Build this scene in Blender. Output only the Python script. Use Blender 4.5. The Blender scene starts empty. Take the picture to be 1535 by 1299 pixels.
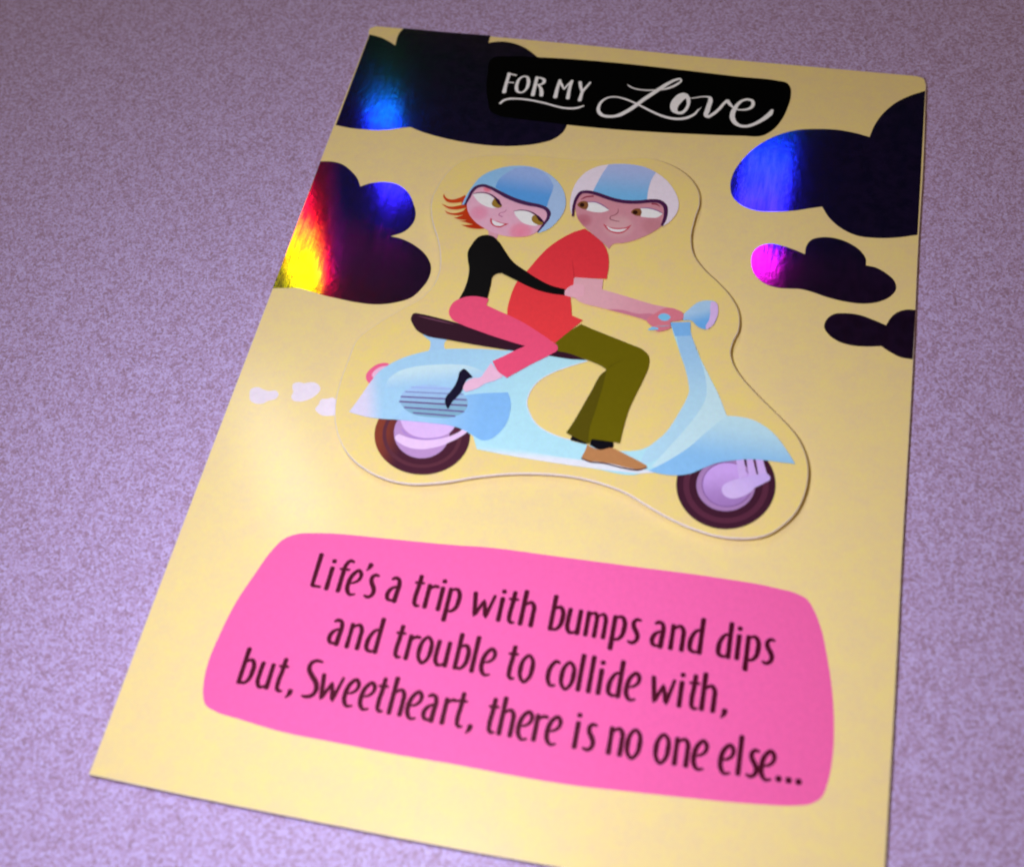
import bpy, bmesh, math, random
from mathutils import Matrix, Vector
from mathutils.geometry import tessellate_polygon
# One Blender unit is one centimetre. The card lies at the origin, its lower left corner near (0, 0);
# x runs along its bottom edge, y up its fold, z up from the table.

sc = bpy.context.scene
# ------------------------------------------------------------------ camera, world, lamps, exposure
CAM_MATRIX=[[0.977988, -0.139248, 0.1554, 9.511146], [0.200137, 0.836677, -0.509821, -4.835699], [-0.059028, 0.5297, 0.846129, 21.041296], [0.0, 0.0, 0.0, 1.0]]
CAM_LENS=45.3725
cd = bpy.data.cameras.new('camera')
cd.sensor_width = 36.0
cd.lens = CAM_LENS
cd.clip_start = 0.5
cd.clip_end = 2000.0
cam = bpy.data.objects.new('camera', cd)
cam.matrix_world = Matrix(CAM_MATRIX)
sc.collection.objects.link(cam)
sc.camera = cam
cd.dof.use_dof = True
cd.dof.focus_distance = 27.2
cd.dof.aperture_fstop = 0.15

sc.view_settings.view_transform = 'Standard'
sc.view_settings.look = 'None'
sc.view_settings.exposure = 0.0
sc.view_settings.gamma = 1.0
sc.cycles.filter_width = 2.1

world = bpy.data.worlds.new('World')
sc.world = world
world.use_nodes = True
bg = world.node_tree.nodes['Background']
bg.inputs['Color'].default_value = (0.35, 0.22, 0.30, 1)
bg.inputs['Strength'].default_value = 0.008

def disk_lamp(name, loc, aim, radius, level, colour):
    """A round lamp; level is the brightness it gives a white card that faces it at the aim point."""
    ld = bpy.data.lights.new(name, 'AREA')
    ld.shape = 'DISK'
    ld.size = radius * 2
    d = (Vector(aim) - Vector(loc))
    ld.energy = level * math.pi ** 2 * d.length_squared
    ld.color = colour
    o = bpy.data.objects.new(name, ld)
    o.location = loc
    o.rotation_euler = d.to_track_quat('-Z', 'Y').to_euler()
    sc.collection.objects.link(o)
    return o

# cool lamp close above the lower left of the card
disk_lamp('desk_lamp', (4.2, 1.0, 15.5), (5.0, 2.5, 0.0), 0.8, 1.26, (0.79, 0.83, 1.0))
# warm room light from behind the viewer
disk_lamp('room_lamp', (90.0, -60.0, 190.0), (6.0, 9.0, 0.0), 30.0, 0.17, (1.0, 0.72, 0.26))
# ceiling tubes far beyond the card, seen only as streaks in the foil and as sheen in the varnish
def tube_lamp(seen_at, view, width, length, radiance, colour):
    """A tube whose mirror image lies at seen_at for a viewer in the direction view."""
    ld = bpy.data.lights.new('ceiling_tube', 'AREA')
    ld.shape = 'RECTANGLE'; ld.size = width; ld.size_y = length
    ld.energy = radiance * math.pi * width * length
    ld.color = colour
    v = Vector(view).normalized()
    o = bpy.data.objects.new('ceiling_tube', ld)
    o.location = Vector(seen_at) + Vector((-v.x, -v.y, v.z)) * 150
    o.rotation_euler = (Vector(seen_at) - o.location).to_track_quat('-Z', 'Y').to_euler()
    sc.collection.objects.link(o)
tube_lamp((0.02, 12.2, .1), (0.334, -0.597, 0.73), 4, 17, 8, (1.0, 0.97, 0.95))
tube_lamp((1.43, 14.4, .1), (0.2715, -0.655, 0.706), 4, 12, 4.0, (0.95, 0.97, 1.0))
tube_lamp((9.80, 13.9, .1), (-0.008, -0.672, 0.74), 6, 16, 4.6, (0.95, 0.97, 1.0))
tube_lamp((1.45, 6.40, .1), (0.322, -0.447, 0.835), 2.2, 22, 170, (1.0, 0.95, 0.85))

# ------------------------------------------------------------------ measurements of the card art (cm)
CARD_OUTLINE=[(0.0,0.0,1),(-0.01,3.221,0),(-0.004,7.606,0),(0.004,10.47,0),(-0.008,14.535,0),(0.011,18.206,1),(-0.016,18.462,0),(0.098,18.567,1),(0.714,18.571,0),(5.257,18.589,0),(8.075,18.564,0),(10.958,18.582,0),(12.794,18.595,1),(12.942,18.54,0),(13.008,18.345,1),(13.041,15.831,0),(13.025,13.903,0),(13.041,10.374,0),(13.022,6.845,0),(13.023,3.441,0),(13.007,0.927,0),(13.001,-0.019,1),(10.565,-0.018,0),(7.916,-0.024,0),(6.532,-0.043,0),(4.307,-0.048,0),(2.0,-0.037,0)]
PLATE_OUTLINE=[(2.171,9.338,0),(2.133,8.866,0),(2.113,8.294,0),(2.165,7.745,0),(2.274,7.358,0),(2.481,6.978,0),(2.734,6.689,0),(3.051,6.481,0),(3.335,6.36,0),(3.626,6.292,0),(4.038,6.281,0),(4.423,6.354,0),(4.794,6.468,0),(5.165,6.611,0),(5.538,6.728,0),(5.917,6.822,0),(6.43,6.905,0),(7.02,6.939,0),(7.529,6.888,0),(8.047,6.754,0),(8.434,6.572,0),(8.816,6.4,0),(9.187,6.27,0),(9.438,6.21,0),(9.726,6.164,0),(10.073,6.169,0),(10.413,6.235,0),(10.678,6.362,0),(10.868,6.545,0),(11.084,6.851,0),(11.208,7.222,0),(11.251,7.559,0),(11.229,7.896,0),(11.145,8.176,0),(10.976,8.492,0),(10.775,8.721,0),(10.455,9.025,0),(10.087,9.374,0),(9.793,9.69,0),(9.609,9.987,0),(9.546,10.213,0),(9.571,10.502,0),(9.638,10.753,0),(9.638,10.996,0),(9.585,11.235,0),(9.414,11.553,0),(9.13,11.871,0),(8.793,12.186,0),(8.548,12.504,0),(8.423,12.918,0),(8.427,13.527,0),(8.469,13.974,0),(8.411,14.263,0),(8.277,14.514,0),(8.069,14.743,0),(7.823,14.907,0),(7.582,15.01,0),(7.299,15.078,0),(7.0,15.064,0),(6.673,14.986,0),(6.229,14.89,0),(5.781,14.818,0),(5.32,14.805,0),(4.904,14.807,0),(4.443,14.772,0),(3.988,14.706,0),(3.432,14.56,0),(3.126,14.345,0),(2.928,13.97,0),(2.832,13.588,0),(2.796,13.252,0),(2.866,12.867,0),(2.99,12.537,0),(3.173,12.173,0),(3.325,11.773,0),(3.414,11.335,0),(3.38,10.939,0),(3.212,10.58,0),(2.853,10.211,0),(2.492,9.811,0)]
PLATE_TOP=0.2800
CARD_TOP=0.1200
CARD_W=13.000
CARD_H=18.559
ART=[
dict(t='F',name='foil_cloud',mat='foil',z=0.123,par='card',pts=[(0.031,18.257,1),(0.335,18.188,0),(0.582,18.069,0),(0.746,17.964,1),(0.725,18.179,0),(0.735,18.394,0),(0.796,18.581,1),(1.744,18.579,0),(2.931,18.604,1),(2.933,18.356,1),(3.179,18.431,0),(3.474,18.429,0),(3.835,18.298,0),(4.055,18.137,0),(4.432,17.788,0),(4.877,17.157,0),(5.194,16.414,0),(5.252,16.091,0),(5.214,15.759,0),(5.06,15.521,0),(4.707,15.309,0),(4.335,15.191,0),(3.758,15.107,0),(3.16,15.112,0),(2.541,15.185,0),(2.028,15.302,0),(1.76,15.4,1),(1.607,15.362,0),(1.305,15.264,0),(1.034,15.203,0),(0.713,15.179,0),(0.385,15.176,0),(0.038,15.22,1)],label='dark holographic foil cloud at the top left corner, partly under the black title banner'),
dict(t='F',name='foil_cloud',mat='foil',z=0.123,par='card',pts=[(0.001,10.453,1),(0.015,12.148,0),(-0.001,14.08,1),(0.271,14.112,0),(0.5,14.072,0),(0.762,13.907,0),(0.973,13.697,0),(1.093,13.484,1),(1.275,13.602,0),(1.558,13.684,0),(1.867,13.67,0),(2.153,13.495,0),(2.387,13.159,0),(2.504,12.868,0),(2.496,12.599,0),(2.375,12.373,0),(2.122,12.203,1),(2.368,12.166,0),(2.696,12.029,0),(2.982,11.815,0),(3.17,11.515,0),(3.195,11.231,0),(3.11,10.932,0),(2.948,10.659,0),(2.676,10.494,0),(2.305,10.383,0),(1.91,10.363,0),(1.497,10.396,0),(1.108,10.441,0),(0.801,10.5,0),(0.555,10.54,0),(0.303,10.501,0)],label='foil cloud on the left edge with a red, yellow and green streak'),
dict(t='F',name='foil_cloud',mat='foil',z=0.123,par='card',pts=[(12.999,18.142,1),(12.686,17.949,0),(12.359,17.656,0),(12.106,17.277,0),(11.957,16.917,0),(11.871,16.545,1),(11.57,16.621,0),(11.196,16.663,0),(10.724,16.625,0),(10.323,16.538,0),(9.932,16.338,0),(9.556,15.997,0),(9.262,15.554,0),(9.077,15.085,0),(9.05,14.669,0),(9.141,14.366,0),(9.38,14.156,0),(9.685,14.069,0),(10.043,14.1,0),(10.46,14.185,0),(10.777,14.299,0),(11.015,14.379,1),(11.182,14.096,0),(11.458,13.834,0),(11.787,13.69,0),(12.169,13.684,0),(12.545,13.75,0),(12.997,13.896,1),(12.999,15.937,0)],label='large foil cloud on the right edge with a bright blue left end'),
dict(t='F',name='foil_cloud',mat='foil',z=0.123,par='card',pts=[(9.707,12.661,0),(9.722,12.926,0),(9.846,13.115,0),(10.038,13.201,0),(10.297,13.184,0),(10.559,13.111,0),(10.77,13.03,1),(10.776,13.238,0),(10.873,13.442,0),(11.093,13.544,0),(11.377,13.549,0),(11.666,13.45,0),(11.873,13.293,0),(11.998,13.089,0),(12.007,12.924,1),(12.203,12.899,0),(12.432,12.769,0),(12.577,12.628,0),(12.636,12.42,0),(12.542,12.209,0),(12.333,12.034,0),(12.039,11.934,0),(11.656,11.927,0),(11.266,11.991,0),(10.983,12.072,0),(10.758,12.109,0),(10.538,12.085,0),(10.288,12.072,0),(10.029,12.14,0),(9.811,12.344,0)],label='small foil cloud at right with a magenta left end'),
dict(t='F',name='foil_cloud',mat='foil',z=0.123,par='card',pts=[(11.297,11.22,0),(11.335,11.435,0),(11.461,11.578,0),(11.676,11.636,0),(11.948,11.637,0),(12.223,11.559,0),(12.485,11.461,1),(12.569,11.666,0),(12.696,11.826,0),(12.855,11.911,0),(13.032,11.932,1),(13.03,11.324,0),(13.028,10.713,1),(12.8,10.727,0),(12.584,10.827,0),(12.419,10.936,1),(12.155,10.883,0),(11.862,10.863,0),(11.589,10.922,0),(11.39,11.062,0)],label='lowest dark foil cloud cut off by the right edge'),
dict(t='F',name='smoke_puff',mat='puff',z=0.123,par='card',pts=[(0.347,7.797,0),(0.33,7.927,0),(0.438,8.001,0),(0.58,7.967,0),(0.7,7.949,0),(0.837,7.981,0),(0.922,7.891,0),(0.895,7.793,0),(0.757,7.714,0),(0.681,7.645,0),(0.526,7.62,0),(0.403,7.674,0)],label='leftmost pale exhaust puff'),
dict(t='F',name='smoke_puff',mat='puff',z=0.123,par='card',pts=[(1.195,8.011,0),(1.147,8.098,0),(1.135,8.182,0),(1.245,8.251,0),(1.346,8.241,0),(1.434,8.274,0),(1.56,8.289,0),(1.653,8.247,0),(1.713,8.153,0),(1.672,8.014,0),(1.549,7.881,0),(1.378,7.806,0),(1.246,7.813,0),(1.185,7.897,0)],label='middle pale exhaust puff'),
dict(t='F',name='smoke_puff',mat='puff',z=0.123,par='card',pts=[(1.745,7.681,0),(1.781,7.807,0),(1.796,7.922,0),(1.914,7.96,0),(2.014,8.004,0),(2.113,7.937,0),(2.154,7.794,0),(2.183,7.633,0),(2.071,7.578,0),(1.913,7.57,0),(1.801,7.625,0)],label='pale exhaust puff touching the raised cut-out'),
dict(t='F',name='title_banner',mat='black',z=0.126,par='card',pts=[(3.133,17.367,0),(3.087,17.653,0),(3.155,17.869,0),(3.501,17.961,0),(4.215,18.029,0),(5.899,18.09,0),(7.418,18.066,0),(8.915,18.022,0),(9.75,18.01,0),(9.949,17.974,0),(10.043,17.84,0),(10.077,17.621,0),(10.043,17.201,0),(9.938,16.777,0),(9.778,16.452,0),(9.583,16.257,0),(9.115,16.183,0),(8.168,16.094,0),(7.211,16.023,0),(6.242,15.979,0),(5.234,15.971,0),(4.759,15.985,0),(4.006,16.001,0),(3.698,16.027,0),(3.474,16.134,0),(3.327,16.463,0),(3.173,17.011,0)],label='black title banner with white hand lettering'),
dict(t='S',name='letter',mat='white',z=0.129,par='title_banner',pts=[(3.635,17.4,0),(3.633,17.249,0),(3.631,17.019,0),(3.64,16.778,0)],w=[0.0824,0.0749,0.0749,0.0936],label='letter F'),
dict(t='S',name='letter',mat='white',z=0.129,par='title_banner',pts=[(3.605,17.384,0),(3.688,17.38,0),(3.802,17.361,0)],w=[0.0491,0.0415,0.0529],label='letter F arms',join=1),
dict(t='S',name='letter',mat='white',z=0.129,par='title_banner',pts=[(3.637,17.107,0),(3.711,17.11,0),(3.792,17.115,0)],w=[0.0338,0.03,0.0375],join=1),
dict(t='S',name='letter',mat='white',z=0.129,par='title_banner',pts=[(3.998,17.355,0),(4.076,17.334,0),(4.122,17.225,0),(4.14,17.067,0),(4.116,16.927,0),(4.045,16.83,0),(3.955,16.836,0),(3.897,16.942,0),(3.882,17.1,0),(3.903,17.252,0)],w=[0.0408,0.0631,0.0817,0.078,0.0557,0.0446,0.0631,0.0817,0.0743,0.0557],closed=1,label='letter O'),
dict(t='S',name='letter',mat='white',z=0.129,par='title_banner',pts=[(4.299,17.365,0),(4.302,17.158,0),(4.306,16.953,0),(4.311,16.777,0)],w=[0.0781,0.0781,0.0818,0.0929],label='letter R'),
dict(t='S',name='letter',mat='white',z=0.129,par='title_banner',pts=[(4.295,17.346,0),(4.392,17.35,0),(4.469,17.308,0),(4.486,17.218,0),(4.439,17.15,0),(4.33,17.121,0)],w=[0.0411,0.0523,0.0785,0.0747,0.0523,0.0336],join=1),
dict(t='S',name='letter',mat='white',z=0.129,par='title_banner',pts=[(4.38,17.118,0),(4.452,17.019,0),(4.49,16.911,0),(4.508,16.789,0)],w=[0.0482,0.0741,0.0853,0.089],join=1),
dict(t='S',name='letter',mat='white',z=0.129,par='title_banner',pts=[(4.841,17.348,0),(4.831,17.186,0),(4.828,16.981,0),(4.833,16.782,0)],w=[0.0667,0.0704,0.0815,0.0963],label='letter M'),
dict(t='S',name='letter',mat='white',z=0.129,par='title_banner',pts=[(4.826,17.341,0),(4.898,17.218,0),(4.984,17.059,1),(5.044,17.216,0),(5.123,17.364,1)],w=[0.0519,0.063,0.0371,0.0445,0.0445],join=1),
dict(t='S',name='letter',mat='white',z=0.129,par='title_banner',pts=[(5.12,17.363,0),(5.108,17.179,0),(5.112,16.975,0),(5.122,16.785,0)],w=[0.0665,0.0702,0.0776,0.0887],join=1),
dict(t='S',name='letter',mat='white',z=0.129,par='title_banner',pts=[(5.309,17.348,0),(5.344,17.212,0),(5.405,17.05,0)],w=[0.0779,0.0742,0.0631],label='letter Y'),
dict(t='S',name='letter',mat='white',z=0.129,par='title_banner',pts=[(5.544,17.365,0),(5.476,17.196,0),(5.415,17.04,0),(5.406,16.903,0),(5.4,16.759,0)],w=[0.048,0.0554,0.0701,0.0775,0.0886],join=1),
dict(t='S',name='underline_swash',mat='white',z=0.129,par='title_banner',pts=[(3.621,16.416,0),(3.692,16.527,0),(3.794,16.587,0),(3.951,16.613,0),(4.16,16.622,0),(4.407,16.601,0),(4.656,16.562,0),(4.909,16.502,0),(5.106,16.476,0),(5.264,16.485,0),(5.386,16.52,0),(5.522,16.606,0)],w=[0.055,0.0624,0.0587,0.0514,0.0514,0.0514,0.0514,0.0514,0.055,0.0587,0.0587,0.0404]),
dict(t='S',name='letter',mat='white',z=0.129,par='title_banner',pts=[(6.395,17.413,0),(6.502,17.337,0),(6.636,17.299,0),(6.797,17.292,0),(7.016,17.318,0),(7.2,17.366,0),(7.377,17.459,0),(7.518,17.592,0),(7.586,17.704,0),(7.559,17.761,0),(7.469,17.722,0),(7.326,17.599,0),(7.162,17.406,0),(7.001,17.203,0),(6.84,17.001,0),(6.683,16.779,0),(6.497,16.553,0),(6.33,16.409,0),(6.165,16.356,0),(5.989,16.371,0),(5.882,16.488,0),(5.864,16.641,0),(5.927,16.84,0),(6.037,16.945,0),(6.206,16.986,0),(6.403,16.951,0),(6.639,16.862,0),(6.845,16.757,0),(7.083,16.636,0),(7.317,16.538,0),(7.51,16.495,0),(7.697,16.5,0),(7.846,16.547,0),(7.96,16.629,0),(8.041,16.728,0),(8.062,16.784,0),(8.148,16.928,0)],w=[0.018,0.036,0.036,0.036,0.0396,0.0396,0.0613,0.0613,0.0433,0.0433,0.0613,0.0793,0.0973,0.0973,0.0973,0.0937,0.0973,0.0973,0.0793,0.0793,0.0865,0.0757,0.0613,0.0469,0.0396,0.0396,0.0469,0.0469,0.0541,0.0577,0.0649,0.0685,0.0685,0.0721,0.0649,0.0541,0.0433,0.0072],label='script letter L'),
dict(t='F',name='letter',mat='white',z=0.129,par='title_banner',pts=[(7.696,17.328,0),(7.778,17.301,0),(7.835,17.231,0),(7.875,17.102,0),(7.875,16.925,0),(7.833,16.765,0),(7.739,16.652,0),(7.63,16.648,0),(7.521,16.698,0),(7.457,16.822,0),(7.452,16.976,0),(7.513,17.163,0),(7.592,17.275,0)],hole=[(7.763,17.154,0),(7.796,17.069,0),(7.807,16.96,0),(7.783,16.846,0),(7.712,16.736,0),(7.65,16.728,0),(7.625,16.801,0),(7.641,16.914,0),(7.688,17.032,0),(7.732,17.116,0)],label='script letter o'),
dict(t='S',name='letter',mat='white',z=0.129,par='title_banner',pts=[(7.832,17.172,0),(7.954,17.201,0),(8.089,17.253,0),(8.211,17.275,0),(8.3,17.256,0),(8.318,17.174,0),(8.306,17.017,0),(8.289,16.838,0),(8.284,16.684,0),(8.335,16.648,1),(8.444,16.772,0),(8.561,16.965,0),(8.635,17.13,0),(8.696,17.216,1)],w=[0.0179,0.0287,0.0323,0.0395,0.0718,0.1005,0.1076,0.1112,0.0969,0.0753,0.0753,0.0718,0.0682,0.0789],label='script letter v'),
dict(t='S',name='letter',mat='white',z=0.129,par='title_banner',pts=[(8.696,17.216,0),(8.762,17.114,0),(8.842,17.026,0)],w=[0.09,0.0792,0.0468],join=1),
dict(t='S',name='letter',mat='white',z=0.129,par='title_banner',pts=[(8.886,16.977,0),(9.01,16.973,0),(9.146,17.003,0),(9.246,17.083,0),(9.273,17.197,0),(9.24,17.292,0),(9.144,17.317,0),(9.04,17.275,0),(8.944,17.151,0),(8.885,16.988,0),(8.856,16.831,0),(8.873,16.68,0),(8.949,16.55,0),(9.064,16.48,0),(9.202,16.485,0),(9.347,16.564,0),(9.487,16.692,0),(9.61,16.84,0),(9.676,16.947,0),(9.711,17.061,0)],w=[0.0286,0.0429,0.0607,0.075,0.0786,0.075,0.0643,0.0643,0.0786,0.1,0.1107,0.1143,0.1036,0.0821,0.0786,0.0786,0.0893,0.1071,0.1107,0.0607],label='script letter e'),
dict(t='F',name='message_panel',mat='pink',z=0.123,par='card',pts=[(1.47,1.662,0),(1.403,1.881,0),(1.356,2.302,0),(1.393,2.827,0),(1.475,3.414,0),(1.659,4.076,0),(1.823,4.577,0),(1.983,4.845,0),(2.152,4.957,0),(2.529,5.049,0),(3.073,5.116,0),(3.623,5.15,0),(4.404,5.198,0),(5.177,5.254,0),(5.586,5.296,0),(7.179,5.347,0),(8.504,5.383,0),(9.926,5.419,0),(10.865,5.399,0),(11.287,5.343,0),(11.442,5.28,0),(11.584,5.09,0),(11.721,4.793,0),(11.875,4.249,0),(12.01,3.609,0),(12.069,3.129,0),(12.088,2.536,0),(12.035,2.061,0),(11.963,1.841,0),(11.819,1.713,0),(11.541,1.626,0),(11.105,1.561,0),(10.558,1.499,0),(9.893,1.444,0),(8.998,1.374,0),(7.912,1.299,0),(6.913,1.282,0),(6.081,1.288,0),(5.011,1.273,0),(3.917,1.286,0),(2.99,1.3,0),(2.214,1.382,0),(1.742,1.445,0),(1.564,1.517,0)],label='pink message panel with dark maroon verse'),
dict(t='F',name='rear_tyre',mat=('g', (138, 60, 42), (74, 28, 48), (3.142, 7.157), (3.728, 7.154)),z=0.283,par='cutout',pts=[(4.92,7.5,0),(4.94,7.305,0),(4.914,7.114,0),(4.844,6.936,0),(4.733,6.779,0),(4.587,6.651,0),(4.414,6.557,0),(4.221,6.503,0),(4.017,6.49,0),(3.813,6.52,0),(3.618,6.591,0),(3.441,6.7,0),(3.292,6.842,0),(3.178,7.011,0),(3.104,7.198,0),(3.076,7.394,0),(3.096,7.59,0),(3.162,7.775,0),(3.272,7.939,0),(3.42,8.074,0),(3.6,8.172,0),(3.8,8.229,0),(4.012,8.24,0),(4.223,8.206,0),(4.422,8.128,0),(4.599,8.012,0),(4.746,7.863,0),(4.854,7.689,0)]),
dict(t='S',name='tyre_highlight',mat=(95, 44, 60),z=0.286,par='cutout',pts=[(4.725,7.483,0),(4.742,7.326,0),(4.722,7.172,0),(4.667,7.028,0),(4.58,6.902,0),(4.465,6.799,0),(4.328,6.724,0),(4.175,6.681,0),(4.013,6.671,0),(3.851,6.696,0),(3.697,6.754,0),(3.557,6.842,0),(3.438,6.957,0),(3.348,7.093,0),(3.29,7.244,0),(3.268,7.401,0),(3.283,7.558,0),(3.335,7.706,0),(3.421,7.837,0),(3.538,7.944,0),(3.679,8.023,0),(3.837,8.067,0),(4.004,8.076,0),(4.17,8.048,0),(4.327,7.986,0),(4.468,7.893,0),(4.585,7.774,0),(4.671,7.634,0)],w=[0.07],closed=1),
dict(t='F',name='rear_rim',mat=(194, 150, 206),z=0.289,par='cutout',pts=[(4.519,7.483,0),(4.534,7.337,0),(4.513,7.196,0),(4.456,7.069,0),(4.369,6.964,0),(4.256,6.889,0),(4.126,6.848,0),(3.987,6.844,0),(3.847,6.877,0),(3.717,6.945,0),(3.605,7.044,0),(3.519,7.168,0),(3.464,7.308,0),(3.445,7.455,0),(3.464,7.599,0),(3.519,7.729,0),(3.607,7.837,0),(3.722,7.915,0),(3.855,7.957,0),(3.998,7.961,0),(4.14,7.925,0),(4.272,7.853,0),(4.383,7.751,0),(4.467,7.624,0)]),
dict(t='F',name='rim_cover',mat=(231, 193, 254),z=0.292,par='cutout',pts=[(3.486,7.65,1),(4.14,7.741,0),(4.61,7.734,1),(4.543,7.519,0),(4.424,7.407,0),(4.24,7.326,0),(4.016,7.288,0),(3.834,7.317,0),(3.665,7.407,0)]),
dict(t='F',name='exhaust_pipe',mat=(242, 206, 255),z=0.295,par='cutout',pts=[(3.51,7.202,0),(3.526,7.264,0),(3.576,7.297,1),(3.703,7.26,0),(3.883,7.239,0),(4.112,7.252,0),(4.316,7.311,0),(4.514,7.395,0),(4.663,7.504,0),(4.791,7.643,0),(4.892,7.71,1),(4.841,7.55,0),(4.715,7.403,0),(4.57,7.279,0),(4.472,7.204,0),(4.292,7.107,0),(4.091,7.04,0),(3.906,7.026,0),(3.723,7.062,0),(3.591,7.123,0)]),
dict(t='F',name='rim_gap',mat=(90, 34, 56),z=0.298,par='cutout',pts=[(4.548,7.407,1),(4.562,7.502,0),(4.651,7.652,1),(4.7,7.609,0),(4.636,7.497,0)]),
dict(t='S',name='rim_line',mat=(176, 134, 218),z=0.301,par='cutout',pts=[(3.593,7.406,0),(3.72,7.309,0),(3.876,7.268,0),(4.052,7.264,0),(4.248,7.296,0),(4.407,7.356,0)],w=[0.0211]),
dict(t='F',name='front_tyre',mat=(67, 28, 48),z=0.283,par='cutout',pts=[(10.691,7.381,0),(10.689,7.171,0),(10.642,6.965,0),(10.554,6.774,0),(10.43,6.607,0),(10.276,6.471,0),(10.099,6.373,0),(9.907,6.317,0),(9.71,6.306,0),(9.517,6.341,0),(9.337,6.419,0),(9.179,6.539,0),(9.051,6.693,0),(8.959,6.876,0),(8.908,7.078,0),(8.903,7.29,0),(8.943,7.501,0),(9.027,7.699,0),(9.151,7.875,0),(9.309,8.019,0),(9.493,8.123,0),(9.692,8.181,0),(9.898,8.191,0),(10.097,8.151,0),(10.281,8.065,0),(10.439,7.937,0),(10.564,7.774,0),(10.649,7.585,0)]),
dict(t='S',name='tyre_highlight',mat=(92, 42, 64),z=0.286,par='cutout',pts=[(10.513,7.345,0),(10.512,7.176,0),(10.475,7.011,0),(10.406,6.858,0),(10.307,6.723,0),(10.183,6.614,0),(10.041,6.535,0),(9.887,6.49,0),(9.729,6.481,0),(9.574,6.509,0),(9.43,6.573,0),(9.304,6.669,0),(9.201,6.794,0),(9.128,6.941,0),(9.089,7.103,0),(9.085,7.273,0),(9.117,7.441,0),(9.185,7.6,0),(9.284,7.74,0),(9.41,7.855,0),(9.556,7.937,0),(9.715,7.984,0),(9.878,7.991,0),(10.037,7.96,0),(10.184,7.891,0),(10.31,7.789,0),(10.41,7.66,0),(10.479,7.509,0)],w=[0.1075],closed=1),
dict(t='F',name='front_rim',mat=(176, 134, 189),z=0.289,par='cutout',pts=[(10.325,7.311,0),(10.322,7.167,0),(10.283,7.027,0),(10.212,6.902,0),(10.113,6.798,0),(9.994,6.723,0),(9.861,6.682,0),(9.725,6.677,0),(9.592,6.709,0),(9.474,6.775,0),(9.377,6.873,0),(9.308,6.995,0),(9.272,7.133,0),(9.272,7.278,0),(9.308,7.42,0),(9.378,7.549,0),(9.478,7.656,0),(9.599,7.733,0),(9.735,7.776,0),(9.875,7.78,0),(10.01,7.746,0),(10.129,7.675,0),(10.226,7.575,0),(10.292,7.45,0)]),
dict(t='F',name='wheel_disc',mat=('g', (214, 172, 252), (168, 126, 193), (9.693, 7.621), (9.875, 6.783)),z=0.292,par='cutout',pts=[(10.263,7.309,0),(10.26,7.186,0),(10.228,7.067,0),(10.168,6.96,0),(10.085,6.872,0),(9.984,6.808,0),(9.872,6.773,0),(9.757,6.769,0),(9.645,6.796,0),(9.545,6.854,0),(9.463,6.937,0),(9.405,7.041,0),(9.375,7.158,0),(9.375,7.282,0),(9.406,7.402,0),(9.465,7.512,0),(9.549,7.603,0),(9.651,7.668,0),(9.765,7.704,0),(9.883,7.707,0),(9.997,7.678,0),(10.097,7.619,0),(10.179,7.533,0),(10.235,7.427,0)]),
dict(t='S',name='disc_line',mat=(130, 88, 153),z=0.295,par='cutout',pts=[(10.263,7.307,0),(10.26,7.185,0),(10.228,7.067,0),(10.168,6.961,0),(10.085,6.873,0),(9.984,6.81,0),(9.872,6.775,0),(9.756,6.771,0),(9.645,6.798,0),(9.545,6.855,0),(9.463,6.937,0),(9.405,7.04,0),(9.375,7.156,0),(9.375,7.279,0),(9.406,7.399,0),(9.465,7.507,0),(9.549,7.598,0),(9.652,7.663,0),(9.766,7.698,0),(9.884,7.702,0),(9.997,7.673,0),(10.097,7.614,0),(10.179,7.529,0),(10.235,7.424,0)],w=[0.0161],closed=1),
dict(t='F',name='fork_leg',mat=(217, 183, 254),z=0.298,par='cutout',pts=[(9.892,7.894,1),(10.035,7.918,1),(10.154,7.475,1),(10.024,7.394,1)],label='rear prong of the fork'),
dict(t='F',name='fork_leg',mat=(217, 183, 254),z=0.298,par='cutout',pts=[(10.085,7.926,1),(10.194,7.945,1),(10.336,7.506,1),(10.194,7.462,1)],label='middle prong of the fork'),
dict(t='F',name='fork_leg',mat=(217, 183, 254),z=0.298,par='cutout',pts=[(10.252,7.954,1),(10.37,7.974,1),(10.511,7.576,1),(10.361,7.52,1)],label='front prong of the fork'),
dict(t='F',name='fork_arm',mat=('g', (220, 193, 255), (210, 181, 254), (9.935, 6.983), (10.378, 7.551)),z=0.301,par='cutout',pts=[(9.737,7.126,0),(9.761,7.209,0),(9.865,7.305,0),(10.024,7.392,0),(10.152,7.453,0),(10.346,7.536,0),(10.51,7.584,0),(10.569,7.528,0),(10.577,7.466,0),(10.496,7.383,0),(10.387,7.295,0),(10.326,7.245,0),(10.253,7.135,0),(10.13,7.035,0),(9.971,6.956,0),(9.853,6.963,0),(9.767,7.028,0)]),
dict(t='F',name='tail_light',mat=(252, 103, 149),z=0.289,par='cutout',pts=[(2.645,8.385,0),(2.582,8.5,0),(2.641,8.7,0),(2.767,8.832,0),(2.946,8.867,0),(3.028,8.652,0),(2.903,8.317,0)]),
dict(t='F',name='tail_light_glint',mat=(255, 193, 223),z=0.292,par='cutout',pts=[(2.699,8.533,0),(2.731,8.665,0),(2.862,8.781,0),(2.964,8.798,0),(2.927,8.633,0),(2.813,8.457,0)]),
dict(t='F',name='seat_post',mat=(172, 214, 255),z=0.289,par='cutout',pts=[(3.455,9.669,1),(3.983,9.64,1),(3.942,9.548,0),(3.959,9.43,0),(4.056,9.325,1),(3.671,9.263,1),(3.678,9.415,0),(3.645,9.531,0),(3.561,9.585,0)]),
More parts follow.
